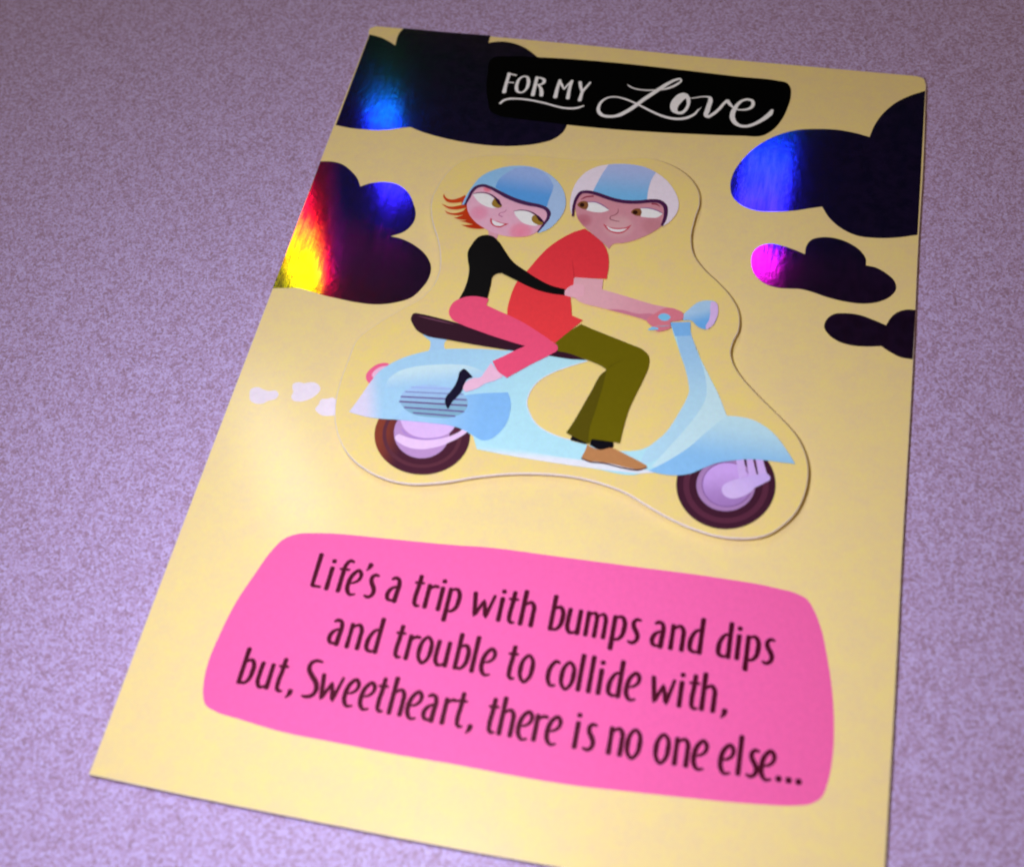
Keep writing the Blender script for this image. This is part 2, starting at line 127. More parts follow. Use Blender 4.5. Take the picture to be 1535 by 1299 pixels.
dict(t='F',name='scooter_body',mat=('g', (172, 218, 255), (185, 235, 255), (3.771, 8.744), (5.579, 7.787)),z=0.298,par='cutout',pts=[(2.482,7.625,1),(2.569,7.884,0),(2.667,8.21,0),(2.738,8.441,0),(2.818,8.643,0),(2.96,8.819,0),(3.155,9.0,0),(3.433,9.173,0),(3.673,9.286,0),(3.972,9.379,0),(4.356,9.451,0),(4.743,9.503,0),(5.212,9.54,1),(5.367,9.62,1),(6.112,9.575,0),(6.667,9.611,1),(6.824,9.552,1),(6.513,9.377,0),(6.206,9.179,0),(5.959,8.932,0),(5.844,8.65,0),(5.835,8.388,0),(5.943,8.148,0),(6.102,7.948,0),(6.319,7.815,0),(6.572,7.732,0),(6.816,7.689,0),(7.201,7.643,0),(7.489,7.6,0),(7.72,7.612,0),(7.948,7.645,0),(8.126,7.696,0),(8.336,7.846,0),(8.532,8.1,0),(8.677,8.403,0),(8.766,8.699,0),(8.836,8.927,0),(8.873,9.16,0),(8.838,9.338,0),(8.741,9.646,0),(8.574,10.043,0),(8.404,10.447,0),(8.297,10.722,1),(8.666,10.805,1),(8.758,10.455,0),(8.96,10.011,0),(9.203,9.582,0),(9.44,9.162,0),(9.64,8.722,1),(9.785,8.415,0),(9.335,7.904,0),(8.689,7.304,0),(8.333,7.257,0),(8.246,7.201,0),(7.33,7.161,0),(6.396,7.162,0),(5.705,7.176,0),(5.115,7.211,1),(4.983,7.484,1),(4.805,7.573,0),(4.641,7.62,0),(4.377,7.651,0),(3.866,7.626,0),(3.456,7.604,0),(3.074,7.571,0),(2.784,7.577,0)],label='pale blue scooter body'),
dict(t='F',name='tail_panel',mat=('g', (231, 223, 255), (174, 218, 255), (2.703, 7.782), (3.116, 7.911)),z=0.301,par='cutout',pts=[(2.488,7.624,1),(2.57,7.882,0),(2.668,8.208,0),(2.739,8.439,0),(2.827,8.611,1),(2.993,8.386,0),(3.101,7.97,0),(3.151,7.576,1),(2.785,7.576,0)]),
dict(t='F',name='cowl_highlight',mat=('g', (208, 239, 255), (172, 216, 255), (3.934, 8.978), (4.074, 8.498)),z=0.304,par='cutout',pts=[(3.025,8.264,1),(3.064,8.521,0),(3.226,8.721,0),(3.508,8.871,0),(3.856,8.972,0),(4.186,9.035,0),(4.524,9.058,0),(4.802,8.992,0),(5.132,8.795,1),(4.806,8.618,0),(4.435,8.526,0),(3.68,8.387,0)]),
dict(t='F',name='cowl_side',mat=('g', (168, 214, 255), (136, 193, 255), (3.894, 8.157), (5.16, 8.182)),z=0.307,par='cutout',pts=[(3.355,7.596,1),(3.636,7.931,0),(4.246,8.215,0),(4.846,8.436,0),(5.44,8.565,1),(5.533,8.365,0),(5.569,8.128,0),(5.542,7.824,0),(5.437,7.598,0),(5.314,7.46,0),(5.172,7.415,0),(5.005,7.482,0),(4.805,7.576,0),(4.535,7.636,0),(4.124,7.633,0),(3.739,7.621,0)]),
dict(t='F',name='grille',mat=('g', (172, 206, 255), (134, 183, 207), (3.924, 8.469), (4.08, 7.82)),z=0.31,par='cutout',pts=[(3.399,8.043,0),(3.426,8.248,0),(3.622,8.414,0),(4.18,8.496,0),(4.539,8.415,0),(4.711,8.228,0),(4.707,8.014,0),(4.538,7.85,0),(4.094,7.762,0),(3.727,7.777,0),(3.519,7.879,0)]),
dict(t='S',name='grille_slot',mat=(164, 185, 240),z=0.313,par='cutout',pts=[(3.552,8.376,0),(4.346,8.462,0)],w=[0.0275]),
dict(t='S',name='grille_slot',mat=(134, 143, 198),z=0.313,par='cutout',pts=[(3.46,8.252,0),(4.587,8.375,0)],w=[0.0274]),
dict(t='S',name='grille_slot',mat=(113, 99, 160),z=0.313,par='cutout',pts=[(3.404,8.128,0),(4.678,8.258,0)],w=[0.0355]),
dict(t='S',name='grille_slot',mat=(106, 76, 136),z=0.313,par='cutout',pts=[(3.402,8.011,0),(4.717,8.133,0)],w=[0.0353]),
dict(t='S',name='grille_slot',mat=(111, 88, 151),z=0.313,par='cutout',pts=[(3.531,7.895,0),(4.685,7.988,0)],w=[0.0352]),
dict(t='S',name='grille_slot',mat=(111, 97, 155),z=0.313,par='cutout',pts=[(3.731,7.803,0),(4.539,7.858,0)],w=[0.0351]),
dict(t='F',name='floor_highlight',mat=('g', (189, 237, 255), (237, 239, 255), (6.121, 7.364), (6.135, 7.175)),z=0.301,par='cutout',pts=[(5.067,7.442,1),(5.418,7.315,0),(5.889,7.339,0),(6.368,7.309,0),(7.072,7.305,0),(7.766,7.327,0),(8.348,7.29,0),(8.525,7.282,0),(8.246,7.199,1),(7.331,7.16,0),(6.397,7.16,0),(5.705,7.174,0),(5.116,7.21,1)]),
dict(t='S',name='body_edge',mat=(225, 235, 255),z=0.304,par='cutout',pts=[(6.826,9.542,0),(6.514,9.367,0),(6.209,9.166,0),(5.969,8.923,0),(5.853,8.641,0),(5.845,8.386,0),(5.952,8.151,0),(6.111,7.951,0),(6.327,7.821,0),(6.575,7.74,0),(6.82,7.697,0)],w=[0.023]),
dict(t='F',name='leg_shield_highlight',mat=(204, 238, 255),z=0.304,par='cutout',pts=[(8.773,10.429,1),(8.968,10.007,0),(9.129,9.566,0),(9.203,9.028,0),(9.12,8.744,0),(8.947,8.36,0),(8.711,7.926,0),(8.405,7.38,1),(8.574,7.345,0),(8.864,7.607,0),(9.152,7.913,0),(9.365,8.253,0),(9.516,8.52,0),(9.648,8.711,1),(9.44,9.158,0),(9.203,9.578,0),(8.969,9.998,0)]),
dict(t='F',name='leg_shield',mat=('g', (164, 210, 255), (185, 227, 255), (8.581, 10.281), (8.938, 8.716)),z=0.301,par='cutout',pts=[(8.436,10.498,1),(8.719,10.544,1),(8.911,10.095,0),(9.099,9.656,0),(9.203,9.03,0),(9.12,8.746,0),(8.947,8.362,0),(8.741,7.977,0),(8.473,7.543,0),(8.171,7.364,1),(8.264,7.723,0),(8.568,8.167,0),(8.766,8.697,0),(8.836,8.925,0),(8.873,9.158,0),(8.839,9.336,0),(8.741,9.644,0),(8.574,10.041,0)]),
dict(t='F',name='front_fender',mat=('g', (197, 235, 255), (143, 200, 255), (9.827, 8.681), (9.8, 7.635)),z=0.307,par='cutout',pts=[(9.64,8.716,1),(9.859,8.73,0),(10.117,8.707,0),(10.346,8.612,0),(10.581,8.432,0),(10.784,8.185,0),(10.998,7.87,1),(10.778,7.863,0),(10.493,7.858,0),(10.208,7.839,0),(9.859,7.751,0),(9.616,7.667,0),(9.382,7.522,0),(9.151,7.356,0),(8.945,7.279,0),(8.624,7.246,0),(8.366,7.274,1),(8.722,7.581,0),(9.042,7.915,0),(9.29,8.261,0),(9.48,8.512,0)]),
dict(t='F',name='steering_head',mat=(130, 191, 255),z=0.307,par='cutout',pts=[(8.296,10.725,1),(8.686,10.801,1),(8.729,10.468,1),(8.428,10.41,1)]),
dict(t='F',name='headlight',mat=('g', (176, 214, 255), (113, 183, 255), (8.791, 11.125), (8.951, 10.814)),z=0.313,par='cutout',pts=[(8.511,10.943,1),(8.622,11.114,0),(8.769,11.302,0),(8.954,11.383,0),(9.101,11.376,0),(9.18,11.218,0),(9.185,10.973,0),(9.104,10.747,0),(8.994,10.663,0),(8.844,10.705,0),(8.695,10.834,0),(8.541,10.809,1)],label='pale blue headlight'),
dict(t='F',name='headlight_lens',mat=(227, 193, 252),z=0.316,par='cutout',pts=[(9.034,11.366,0),(9.129,11.346,0),(9.189,11.186,0),(9.177,10.939,0),(9.104,10.744,0),(9.018,10.664,0),(8.998,10.728,0),(9.039,10.886,0),(9.045,11.071,0),(9.023,11.252,0)]),
dict(t='F',name='seat',mat=(53, 18, 38),z=0.307,par='cutout',pts=[(3.131,10.005,0),(3.156,10.143,0),(3.32,10.15,0),(3.633,10.115,0),(4.027,10.054,0),(4.556,9.938,0),(5.082,9.809,0),(5.542,9.731,0),(6.181,9.729,0),(6.23,9.715,0),(6.512,9.655,0),(6.803,9.561,1),(6.436,9.531,0),(6.113,9.545,0),(5.75,9.549,0),(5.259,9.551,0),(4.636,9.571,0),(4.005,9.606,0),(3.492,9.652,0),(3.319,9.741,0),(3.212,9.862,0)],label='long dark maroon saddle'),
dict(t='S',name='seat_highlight',mat=(112, 64, 88),z=0.31,par='cutout',pts=[(3.273,10.084,0),(3.521,10.058,0),(3.781,10.028,0),(4.016,9.997,0)],w=[0.0135,0.0324,0.0324,0.0108]),
dict(t='F',name='woman_hair',mat=('g', (210, 67, 17), (193, 50, 8), (3.223, 13.061), (3.889, 12.643)),z=0.304,par='cutout',pts=[(3.486,13.424,1),(3.411,13.345,0),(3.321,13.286,0),(3.224,13.253,0),(3.141,13.266,0),(3.078,13.31,0),(3.027,13.39,1),(3.028,13.318,0),(3.061,13.262,0),(3.122,13.196,0),(3.21,13.164,0),(3.312,13.172,0),(3.399,13.195,0),(3.463,13.22,1),(3.476,13.136,1),(3.409,13.104,0),(3.335,13.073,0),(3.259,13.054,0),(3.178,13.057,0),(3.114,13.082,0),(3.045,13.105,1),(3.13,13.04,0),(3.227,12.994,0),(3.332,12.985,0),(3.432,13.003,0),(3.527,13.039,0),(3.588,13.071,1),(3.551,12.983,0),(3.483,12.929,0),(3.41,12.895,0),(3.322,12.879,0),(3.239,12.892,0),(3.151,12.926,1),(3.224,12.86,0),(3.32,12.837,0),(3.436,12.833,0),(3.583,12.865,1),(3.509,12.814,0),(3.448,12.78,0),(3.383,12.767,1),(3.469,12.739,0),(3.561,12.733,0),(3.686,12.737,1),(3.603,12.703,0),(3.52,12.69,1),(3.631,12.678,0),(3.727,12.655,0),(3.844,12.639,1),(3.727,12.604,0),(3.588,12.593,1),(3.704,12.554,0),(3.799,12.535,0),(3.936,12.531,0),(4.046,12.547,0),(4.141,12.576,1),(4.038,12.636,0),(3.917,12.721,0),(3.801,12.836,0),(3.709,12.94,0),(3.656,13.126,1),(3.562,13.292,1)],label='orange flicked hair'),
dict(t='F',name='woman_neck',mat=(231, 168, 185),z=0.301,par='cutout',pts=[(4.177,12.575,1),(4.431,12.497,1),(4.417,12.293,1),(4.276,12.272,1)]),
dict(t='F',name='woman_face',mat=('c', (239, 181, 206), [((239, 151, 183), (3.899, 12.969), 0.226), ((250, 143, 172), (4.883, 12.59), 0.282), ((244, 122, 147), (3.932, 13.664), 0.102)]),z=0.307,par='cutout',pts=[(3.645,13.5,0),(3.577,13.339,0),(3.596,13.132,0),(3.661,12.963,0),(3.777,12.802,0),(3.918,12.677,0),(4.074,12.583,0),(4.227,12.505,0),(4.419,12.447,0),(4.648,12.424,0),(4.868,12.443,0),(5.058,12.501,0),(5.212,12.625,0),(5.307,12.828,0),(5.356,13.041,0),(5.307,13.299,0),(4.839,13.377,0),(4.472,13.502,0),(4.213,13.645,0),(4.009,13.736,0),(3.817,13.769,0),(3.702,13.66,0)],label='woman face looking right'),
dict(t='F',name='woman_eye',mat=(251, 246, 255),z=0.31,par='cutout',pts=[(3.653,13.462,1),(3.781,13.511,0),(3.966,13.509,0),(4.123,13.418,0),(4.291,13.218,1),(4.204,13.145,0),(4.065,13.154,0),(3.916,13.207,0),(3.78,13.306,0),(3.704,13.391,0)],label='left eye of the woman'),
dict(t='F',name='woman_iris',mat=(162, 126, 50),z=0.313,par='cutout',pts=[(4.157,13.42,0),(4.25,13.359,0),(4.338,13.201,0),(4.291,13.165,0),(4.198,13.172,0),(4.121,13.235,0),(4.117,13.339,0)]),
dict(t='F',name='woman_pupil',mat=(58, 20, 24),z=0.316,par='cutout',pts=[(4.144,13.43,1),(4.23,13.404,0),(4.322,13.256,1),(4.278,13.249,0),(4.2,13.327,0)]),
dict(t='S',name='eyelash',mat=(60, 16, 64),z=0.319,par='cutout',pts=[(3.653,13.466,0),(3.758,13.515,0),(3.915,13.535,0),(4.062,13.491,0),(4.204,13.385,0),(4.318,13.235,0)],w=[0.0102,0.0203,0.0229,0.033,0.0407,0.0356]),
dict(t='F',name='woman_eye',mat=(251, 246, 255),z=0.31,par='cutout',pts=[(4.63,13.12,1),(4.769,13.162,0),(4.952,13.148,0),(5.105,13.059,0),(5.256,12.92,0),(5.199,12.809,0),(5.068,12.79,0),(4.879,12.834,0),(4.744,12.946,0),(4.671,13.029,0)],label='right eye of the woman'),
dict(t='F',name='woman_iris',mat=(162, 126, 50),z=0.313,par='cutout',pts=[(5.109,13.101,0),(5.214,13.023,0),(5.322,12.89,0),(5.274,12.827,0),(5.147,12.846,0),(5.055,12.925,0),(5.048,13.042,0)]),
dict(t='F',name='woman_pupil',mat=(58, 20, 24),z=0.316,par='cutout',pts=[(5.094,13.117,1),(5.197,13.05,0),(5.31,12.908,1),(5.234,12.92,0),(5.158,12.997,0)]),
dict(t='S',name='eyelash',mat=(60, 16, 64),z=0.319,par='cutout',pts=[(4.625,13.114,0),(4.768,13.168,0),(4.927,13.166,0),(5.099,13.094,0),(5.237,12.983,0),(5.332,12.874,0)],w=[0.01,0.0199,0.0224,0.0324,0.0399,0.0349]),
dict(t='S',name='woman_nose',mat=(193, 105, 151),z=0.31,par='cutout',pts=[(4.46,13.139,0),(4.434,13.076,0),(4.343,13.027,0),(4.33,12.978,0),(4.413,12.931,0)],w=[0.01,0.0175,0.0175,0.0225,0.0225]),
dict(t='F',name='woman_lips',mat=(206, 67, 84),z=0.31,par='cutout',pts=[(4.168,12.865,1),(4.252,12.813,0),(4.347,12.792,0),(4.443,12.765,0),(4.59,12.764,1),(4.513,12.7,0),(4.425,12.634,0),(4.334,12.638,0),(4.238,12.687,0),(4.184,12.767,0)]),
dict(t='F',name='woman_teeth',mat=(255, 242, 255),z=0.313,par='cutout',pts=[(4.209,12.821,1),(4.327,12.777,0),(4.513,12.732,1),(4.417,12.674,0),(4.315,12.673,0),(4.241,12.735,0)]),
dict(t='F',name='woman_helmet',mat=('g', (147, 202, 255), (176, 206, 255), (3.73, 13.748), (5.293, 13.979)),z=0.316,par='cutout',pts=[(3.482,13.13,1),(3.526,13.413,0),(3.602,13.698,0),(3.723,13.992,0),(3.955,14.212,0),(4.206,14.348,0),(4.47,14.418,0),(4.747,14.427,0),(5.016,14.352,0),(5.301,14.178,0),(5.504,13.949,0),(5.629,13.697,0),(5.683,13.466,0),(5.664,13.197,0),(5.576,12.949,0),(5.474,12.773,0),(5.341,12.652,0),(5.241,12.593,1),(5.314,12.792,0),(5.385,13.008,0),(5.397,13.186,0),(5.304,13.32,0),(5.136,13.369,0),(4.904,13.394,0),(4.669,13.433,0),(4.423,13.517,0),(4.164,13.66,0),(3.96,13.751,0),(3.818,13.767,0),(3.693,13.705,0),(3.612,13.547,0),(3.573,13.36,0),(3.552,13.147,1)],label='blue crash helmet'),
dict(t='F',name='helmet_stripe',mat=('g', (160, 189, 253), (92, 166, 240), (4.733, 14.261), (4.684, 13.583)),z=0.319,par='cutout',pts=[(4.094,13.722,1),(4.125,13.956,0),(4.217,14.124,0),(4.407,14.331,1),(4.659,14.405,0),(4.946,14.354,0),(5.188,14.174,0),(5.332,13.952,1),(5.327,13.739,0),(5.304,13.555,0),(5.3,13.34,1),(5.09,13.374,0),(4.833,13.41,0),(4.594,13.465,0),(4.342,13.577,0)]),
dict(t='S',name='helmet_trim',mat=(76, 36, 84),z=0.322,par='cutout',pts=[(3.553,13.141,0),(3.589,13.342,0),(3.621,13.528,0),(3.7,13.676,0),(3.826,13.735,0),(3.971,13.704,0),(4.175,13.61,0),(4.43,13.488,0),(4.675,13.405,0),(4.911,13.36,0),(5.143,13.335,0),(5.288,13.282,0),(5.372,13.177,0),(5.381,13.031,0),(5.326,12.847,0),(5.239,12.625,0)],w=[0.0454,0.0605,0.0706,0.0756,0.0756,0.0756,0.0857,0.1009,0.1059,0.1009,0.0908,0.0857,0.0857,0.0656,0.0504,0.0353]),
dict(t='F',name='woman_hand',mat=(244, 181, 197),z=0.322,par='cutout',pts=[(6.079,11.171,1),(6.151,11.291,0),(6.257,11.376,1),(6.434,11.369,0),(6.48,11.105,1),(6.291,11.035,0),(6.099,11.059,1)]),
dict(t='F',name='woman_jumper',mat=(4, 3, 6),z=0.319,par='cutout',pts=[(4.046,12.319,0),(4.173,12.382,0),(4.316,12.371,0),(4.483,12.242,0),(4.672,12.003,0),(4.89,11.755,0),(5.174,11.572,0),(5.482,11.394,0),(5.777,11.269,0),(6.089,11.215,1),(6.101,11.061,1),(5.816,11.064,0),(5.481,11.12,0),(5.218,11.216,0),(5.009,11.304,0),(4.829,11.379,0),(4.709,11.43,1),(4.607,11.39,0),(4.554,11.319,0),(4.556,11.113,0),(4.559,10.908,0),(4.562,10.705,1),(4.394,10.729,0),(4.206,10.717,0),(3.987,10.621,1),(4.042,10.895,0),(4.054,11.172,0),(4.021,11.445,0),(3.941,11.679,0),(3.899,11.867,0),(3.933,12.068,0),(3.983,12.22,0)],label='black long sleeved jumper'),
dict(t='F',name='woman_trousers',mat=(252, 84, 126),z=0.322,par='cutout',pts=[(3.986,10.63,1),(4.132,10.716,0),(4.327,10.756,0),(4.591,10.734,1),(4.577,10.565,1),(4.817,10.478,0),(5.089,10.381,0),(5.388,10.258,0),(5.721,10.082,0),(6.026,9.903,0),(6.199,9.766,0),(6.2,9.691,0),(6.089,9.569,0),(5.797,9.314,0),(5.551,9.083,0),(5.348,8.884,1),(5.153,9.004,0),(4.988,9.228,1),(5.173,9.377,0),(5.381,9.559,0),(5.551,9.692,1),(5.244,9.748,0),(4.881,9.826,0),(4.511,9.919,0),(4.191,10.007,0),(3.966,10.11,0),(3.873,10.235,0),(3.859,10.405,0),(3.914,10.555,0)],label='hot pink trousers'),
dict(t='F',name='woman_ankle',mat=(255, 195, 223),z=0.316,par='cutout',pts=[(4.967,9.185,1),(5.152,9.008,0),(5.27,8.91,1),(5.126,8.785,0),(4.973,8.702,0),(4.813,8.545,0),(4.619,8.433,1),(4.555,8.503,0),(4.556,8.605,0),(4.69,8.772,0),(4.827,8.815,0),(4.892,8.966,0)]),
dict(t='F',name='woman_shoe',mat=(18, 10, 42),z=0.319,par='cutout',pts=[(4.407,8.885,0),(4.476,8.964,0),(4.561,8.91,0),(4.69,8.796,1),(4.599,8.741,0),(4.557,8.603,0),(4.545,8.442,0),(4.483,8.288,0),(4.414,8.162,0),(4.372,7.999,0),(4.293,8.1,0),(4.267,8.224,0),(4.333,8.407,0),(4.389,8.59,0),(4.404,8.738,0)]),
dict(t='F',name='man_face',mat=('c', (218, 149, 164), [((197, 113, 130), (6.127, 13.098), 0.203), ((206, 134, 147), (7.575, 13.172), 0.271), ((227, 174, 181), (6.891, 13.039), 0.339)]),z=0.307,par='cutout',pts=[(5.934,13.304,0),(5.998,13.137,0),(6.099,13.006,0),(6.232,12.881,0),(6.438,12.711,0),(6.616,12.566,0),(6.785,12.407,1),(6.84,12.538,0),(7.047,12.609,0),(7.251,12.706,0),(7.448,12.845,0),(7.641,13.023,0),(7.779,13.203,0),(7.827,13.413,0),(7.778,13.758,0),(7.41,13.851,0),(6.976,13.771,0),(6.402,13.85,0),(5.944,13.887,0),(5.868,13.68,0)],label='man face looking left'),
dict(t='F',name='man_eye',mat=(251, 246, 255),z=0.31,par='cutout',pts=[(6.119,13.596,1),(6.284,13.62,0),(6.451,13.556,0),(6.621,13.449,1),(6.482,13.369,0),(6.307,13.352,0),(6.146,13.377,1)],label='left eye of the man'),
dict(t='F',name='man_iris',mat=(138, 88, 48),z=0.313,par='cutout',pts=[(5.928,13.505,0),(5.994,13.604,0),(6.104,13.621,0),(6.163,13.511,0),(6.141,13.404,0),(6.028,13.41,0)]),
dict(t='F',name='man_pupil',mat=(48, 16, 8),z=0.316,par='cutout',pts=[(6.077,13.516,0),(6.076,13.486,0),(6.062,13.462,0),(6.039,13.451,0),(6.013,13.455,0),(5.992,13.473,0),(5.981,13.501,0),(5.982,13.531,0),(5.996,13.555,0),(6.019,13.566,0),(6.044,13.562,0),(6.065,13.544,0)]),
dict(t='S',name='eyelid',mat=(130, 88, 160),z=0.319,par='cutout',pts=[(6.117,13.608,0),(6.283,13.624,0),(6.449,13.572,0),(6.604,13.468,0)],w=[0.01,0.02,0.02,0.0075]),
dict(t='S',name='man_brow',mat=(151, 50, 76),z=0.31,par='cutout',pts=[(5.983,13.665,0),(6.071,13.744,0),(6.221,13.79,0)],w=[0.0201,0.0402,0.0453]),
dict(t='F',name='man_eye',mat=(251, 246, 255),z=0.31,par='cutout',pts=[(7.269,13.602,1),(7.444,13.617,0),(7.604,13.582,0),(7.75,13.516,1),(7.652,13.404,0),(7.48,13.37,0),(7.304,13.37,1)],label='right eye of the man'),
dict(t='F',name='man_iris',mat=(138, 88, 48),z=0.313,par='cutout',pts=[(7.087,13.454,0),(7.142,13.563,0),(7.249,13.585,0),(7.308,13.49,0),(7.279,13.389,0),(7.167,13.396,0)]),
dict(t='F',name='man_pupil',mat=(48, 16, 8),z=0.316,par='cutout',pts=[(7.224,13.475,0),(7.221,13.445,0),(7.205,13.422,0),(7.18,13.41,0),(7.153,13.414,0),(7.131,13.432,0),(7.12,13.459,0),(7.122,13.489,0),(7.138,13.513,0),(7.163,13.525,0),(7.19,13.521,0),(7.212,13.503,0)]),
dict(t='S',name='eyelid',mat=(130, 88, 160),z=0.319,par='cutout',pts=[(7.268,13.606,0),(7.443,13.623,0),(7.626,13.583,0),(7.763,13.515,0)],w=[0.0099,0.0198,0.0198,0.0074]),
dict(t='S',name='man_brow',mat=(151, 50, 76),z=0.31,par='cutout',pts=[(7.489,13.765,0),(7.578,13.761,0),(7.663,13.708,0)],w=[0.0447,0.0397,0.0149]),
dict(t='S',name='man_nose',mat=(155, 92, 105),z=0.31,par='cutout',pts=[(6.803,13.52,0),(6.813,13.419,0),(6.765,13.344,0),(6.679,13.281,0),(6.676,13.222,0),(6.757,13.185,0),(6.881,13.174,0)],w=[0.0099,0.0198,0.0198,0.0198,0.0222,0.0247,0.0148]),
dict(t='F',name='man_lips',mat=(206, 84, 101),z=0.31,par='cutout',pts=[(6.551,13.061,1),(6.7,12.993,0),(6.855,12.988,0),(7.005,13.019,0),(7.153,13.126,1),(7.079,12.964,0),(6.985,12.863,0),(6.858,12.835,0),(6.718,12.88,0),(6.629,12.953,0)]),
dict(t='F',name='man_teeth',mat=(255, 242, 255),z=0.313,par='cutout',pts=[(6.626,13.011,1),(6.773,12.952,0),(6.905,12.955,0),(7.076,13.01,1),(6.998,12.92,0),(6.872,12.881,0),(6.737,12.901,0)]),
dict(t='F',name='man_helmet',mat=(244, 231, 255),z=0.316,par='cutout',pts=[(5.872,13.178,1),(5.789,13.392,0),(5.754,13.685,0),(5.768,13.989,0),(5.837,14.242,0),(5.978,14.478,0),(6.178,14.646,0),(6.414,14.742,0),(6.702,14.8,0),(6.975,14.803,0),(7.232,14.754,0),(7.475,14.636,0),(7.677,14.483,0),(7.837,14.295,0),(7.967,14.075,0),(8.042,13.848,0),(8.041,13.613,0),(7.978,13.428,0),(7.89,13.269,0),(7.804,13.178,1),(7.835,13.348,0),(7.836,13.582,0),(7.775,13.779,0),(7.65,13.879,0),(7.472,13.882,0),(7.215,13.814,0),(6.978,13.754,0),(6.73,13.771,0),(6.496,13.826,0),(6.259,13.896,0),(6.053,13.916,0),(5.929,13.846,0),(5.869,13.672,0),(5.867,13.434,0),(5.907,13.183,1)],label='white crash helmet with a pale blue stripe'),
dict(t='F',name='helmet_stripe',mat=('g', (181, 197, 255), (122, 193, 255), (6.823, 14.753), (6.861, 13.788)),z=0.319,par='cutout',pts=[(6.403,14.738,1),(6.613,14.781,0),(6.883,14.805,0),(7.16,14.778,0),(7.445,14.654,1),(7.386,14.468,0),(7.355,14.221,0),(7.365,13.848,1),(7.086,13.777,0),(6.778,13.752,0),(6.498,13.817,0),(6.193,13.913,1),(6.252,14.209,0),(6.312,14.462,0)]),
dict(t='S',name='helmet_trim',mat=(76, 28, 76),z=0.322,par='cutout',pts=[(5.891,13.172,0),(5.863,13.457,0),(5.887,13.7,0),(5.952,13.844,0),(6.081,13.884,0),(6.265,13.861,0),(6.502,13.791,0),(6.735,13.736,0),(6.982,13.729,0),(7.222,13.765,0),(7.479,13.833,0),(7.634,13.835,0),(7.758,13.741,0),(7.808,13.572,0),(7.81,13.368,0),(7.78,13.195,0)],w=[0.0499,0.0598,0.0698,0.0798,0.0848,0.0898,0.0947,0.0947,0.0947,0.0947,0.0947,0.0997,0.0947,0.0848,0.0748,0.0548]),
dict(t='F',name='man_shirt',mat=('g', (235, 55, 67), (244, 63, 69), (6.299, 12.566), (5.924, 10.063)),z=0.313,par='cutout',pts=[(6.2,12.869,1),(6.452,12.691,0),(6.645,12.524,0),(6.778,12.296,0),(6.841,12.061,0),(6.871,11.615,1),(6.532,11.58,0),(6.2,11.545,1),(6.238,11.38,0),(6.225,11.031,0),(6.272,10.844,0),(6.331,10.587,1),(6.57,10.506,1),(6.123,9.863,1),(5.731,10.029,0),(5.245,10.227,0),(5.069,10.354,0),(5.019,10.532,0),(5.012,10.751,0),(5.022,10.513,0),(5.014,10.747,0),(5.032,11.055,0),(5.071,11.267,0),(5.226,11.585,0),(5.376,11.94,0),(5.538,12.248,0),(5.761,12.532,0),(5.999,12.748,0)],label='red short sleeved shirt'),
dict(t='S',name='shirt_fold',mat=(210, 46, 59),z=0.319,par='cutout',pts=[(6.21,11.535,0),(6.157,11.741,0),(6.082,12.009,0)],w=[0.0208,0.0149,0.0059]),
dict(t='F',name='man_arm',mat=('g', (237, 178, 189), (231, 160, 176), (6.604, 11.248), (8.025, 10.848)),z=0.316,par='cutout',pts=[(6.204,11.552,1),(6.801,11.591,1),(6.82,11.329,1),(7.097,11.278,0),(7.482,11.197,0),(7.864,11.116,0),(8.162,11.086,0),(8.361,11.061,0),(8.28,10.766,0),(7.979,10.657,0),(7.853,10.692,0),(7.676,10.731,0),(7.297,10.801,0),(7.044,10.841,0),(6.791,10.879,0),(6.484,10.93,0),(6.26,11.068,1)],label='bare forearm reaching to the handlebar'),
dict(t='F',name='arm_shade',mat=(214, 130, 153),z=0.319,par='cutout',pts=[(6.995,10.843,1),(7.285,10.877,0),(7.636,10.83,0),(7.924,10.867,0),(8.034,10.786,0),(7.902,10.688,0),(7.676,10.729,0),(7.298,10.798,0)]),
dict(t='F',name='man_hand',mat=(227, 128, 145),z=0.322,par='cutout',pts=[(7.991,10.915,0),(8.142,11.053,0),(8.362,11.057,0),(8.52,10.968,0),(8.521,10.83,0),(8.401,10.765,0),(8.303,10.734,0),(8.317,10.584,0),(8.219,10.508,0),(8.056,10.458,0),(7.957,10.557,0),(7.824,10.689,0)]),
dict(t='F',name='brake_lever',mat=(130, 206, 253),z=0.325,par='cutout',pts=[(8.037,10.812,0),(8.091,10.898,0),(8.211,10.907,0),(8.281,10.845,0),(8.244,10.759,0),(8.113,10.742,0)]),
dict(t='S',name='brake_lever',mat=(139, 206, 255),z=0.331,par='cutout',pts=[(7.904,10.469,0),(7.976,10.508,0),(8.067,10.514,0)],w=[0.0421,0.079,0.0527]),
dict(t='S',name='finger_gap',mat=(176, 176, 193),z=0.328,par='cutout',pts=[(8.038,10.581,0),(8.169,10.599,0),(8.298,10.631,0)],w=[0.0105,0.0316,0.0132]),
dict(t='F',name='man_trousers',mat=(108, 98, 0),z=0.31,par='cutout',pts=[(6.071,9.9,1),(6.552,10.407,1),(6.791,10.322,0),(7.182,10.2,0),(7.57,10.079,0),(7.881,9.963,0),(7.991,9.846,0),(8.026,9.672,0),(7.978,9.311,0),(7.889,8.947,0),(7.806,8.561,0),(7.769,8.188,0),(7.752,7.777,1),(7.623,7.783,1),(7.224,7.786,1),(7.173,7.667,1),(6.847,7.784,0),(6.714,7.84,1),(6.811,8.114,0),(6.915,8.472,0),(7.034,8.894,0),(7.127,9.202,0),(7.229,9.395,1),(7.134,9.454,0),(6.874,9.546,0),(6.669,9.603,0),(6.411,9.666,0),(6.212,9.679,1)],label='olive flared trousers'),
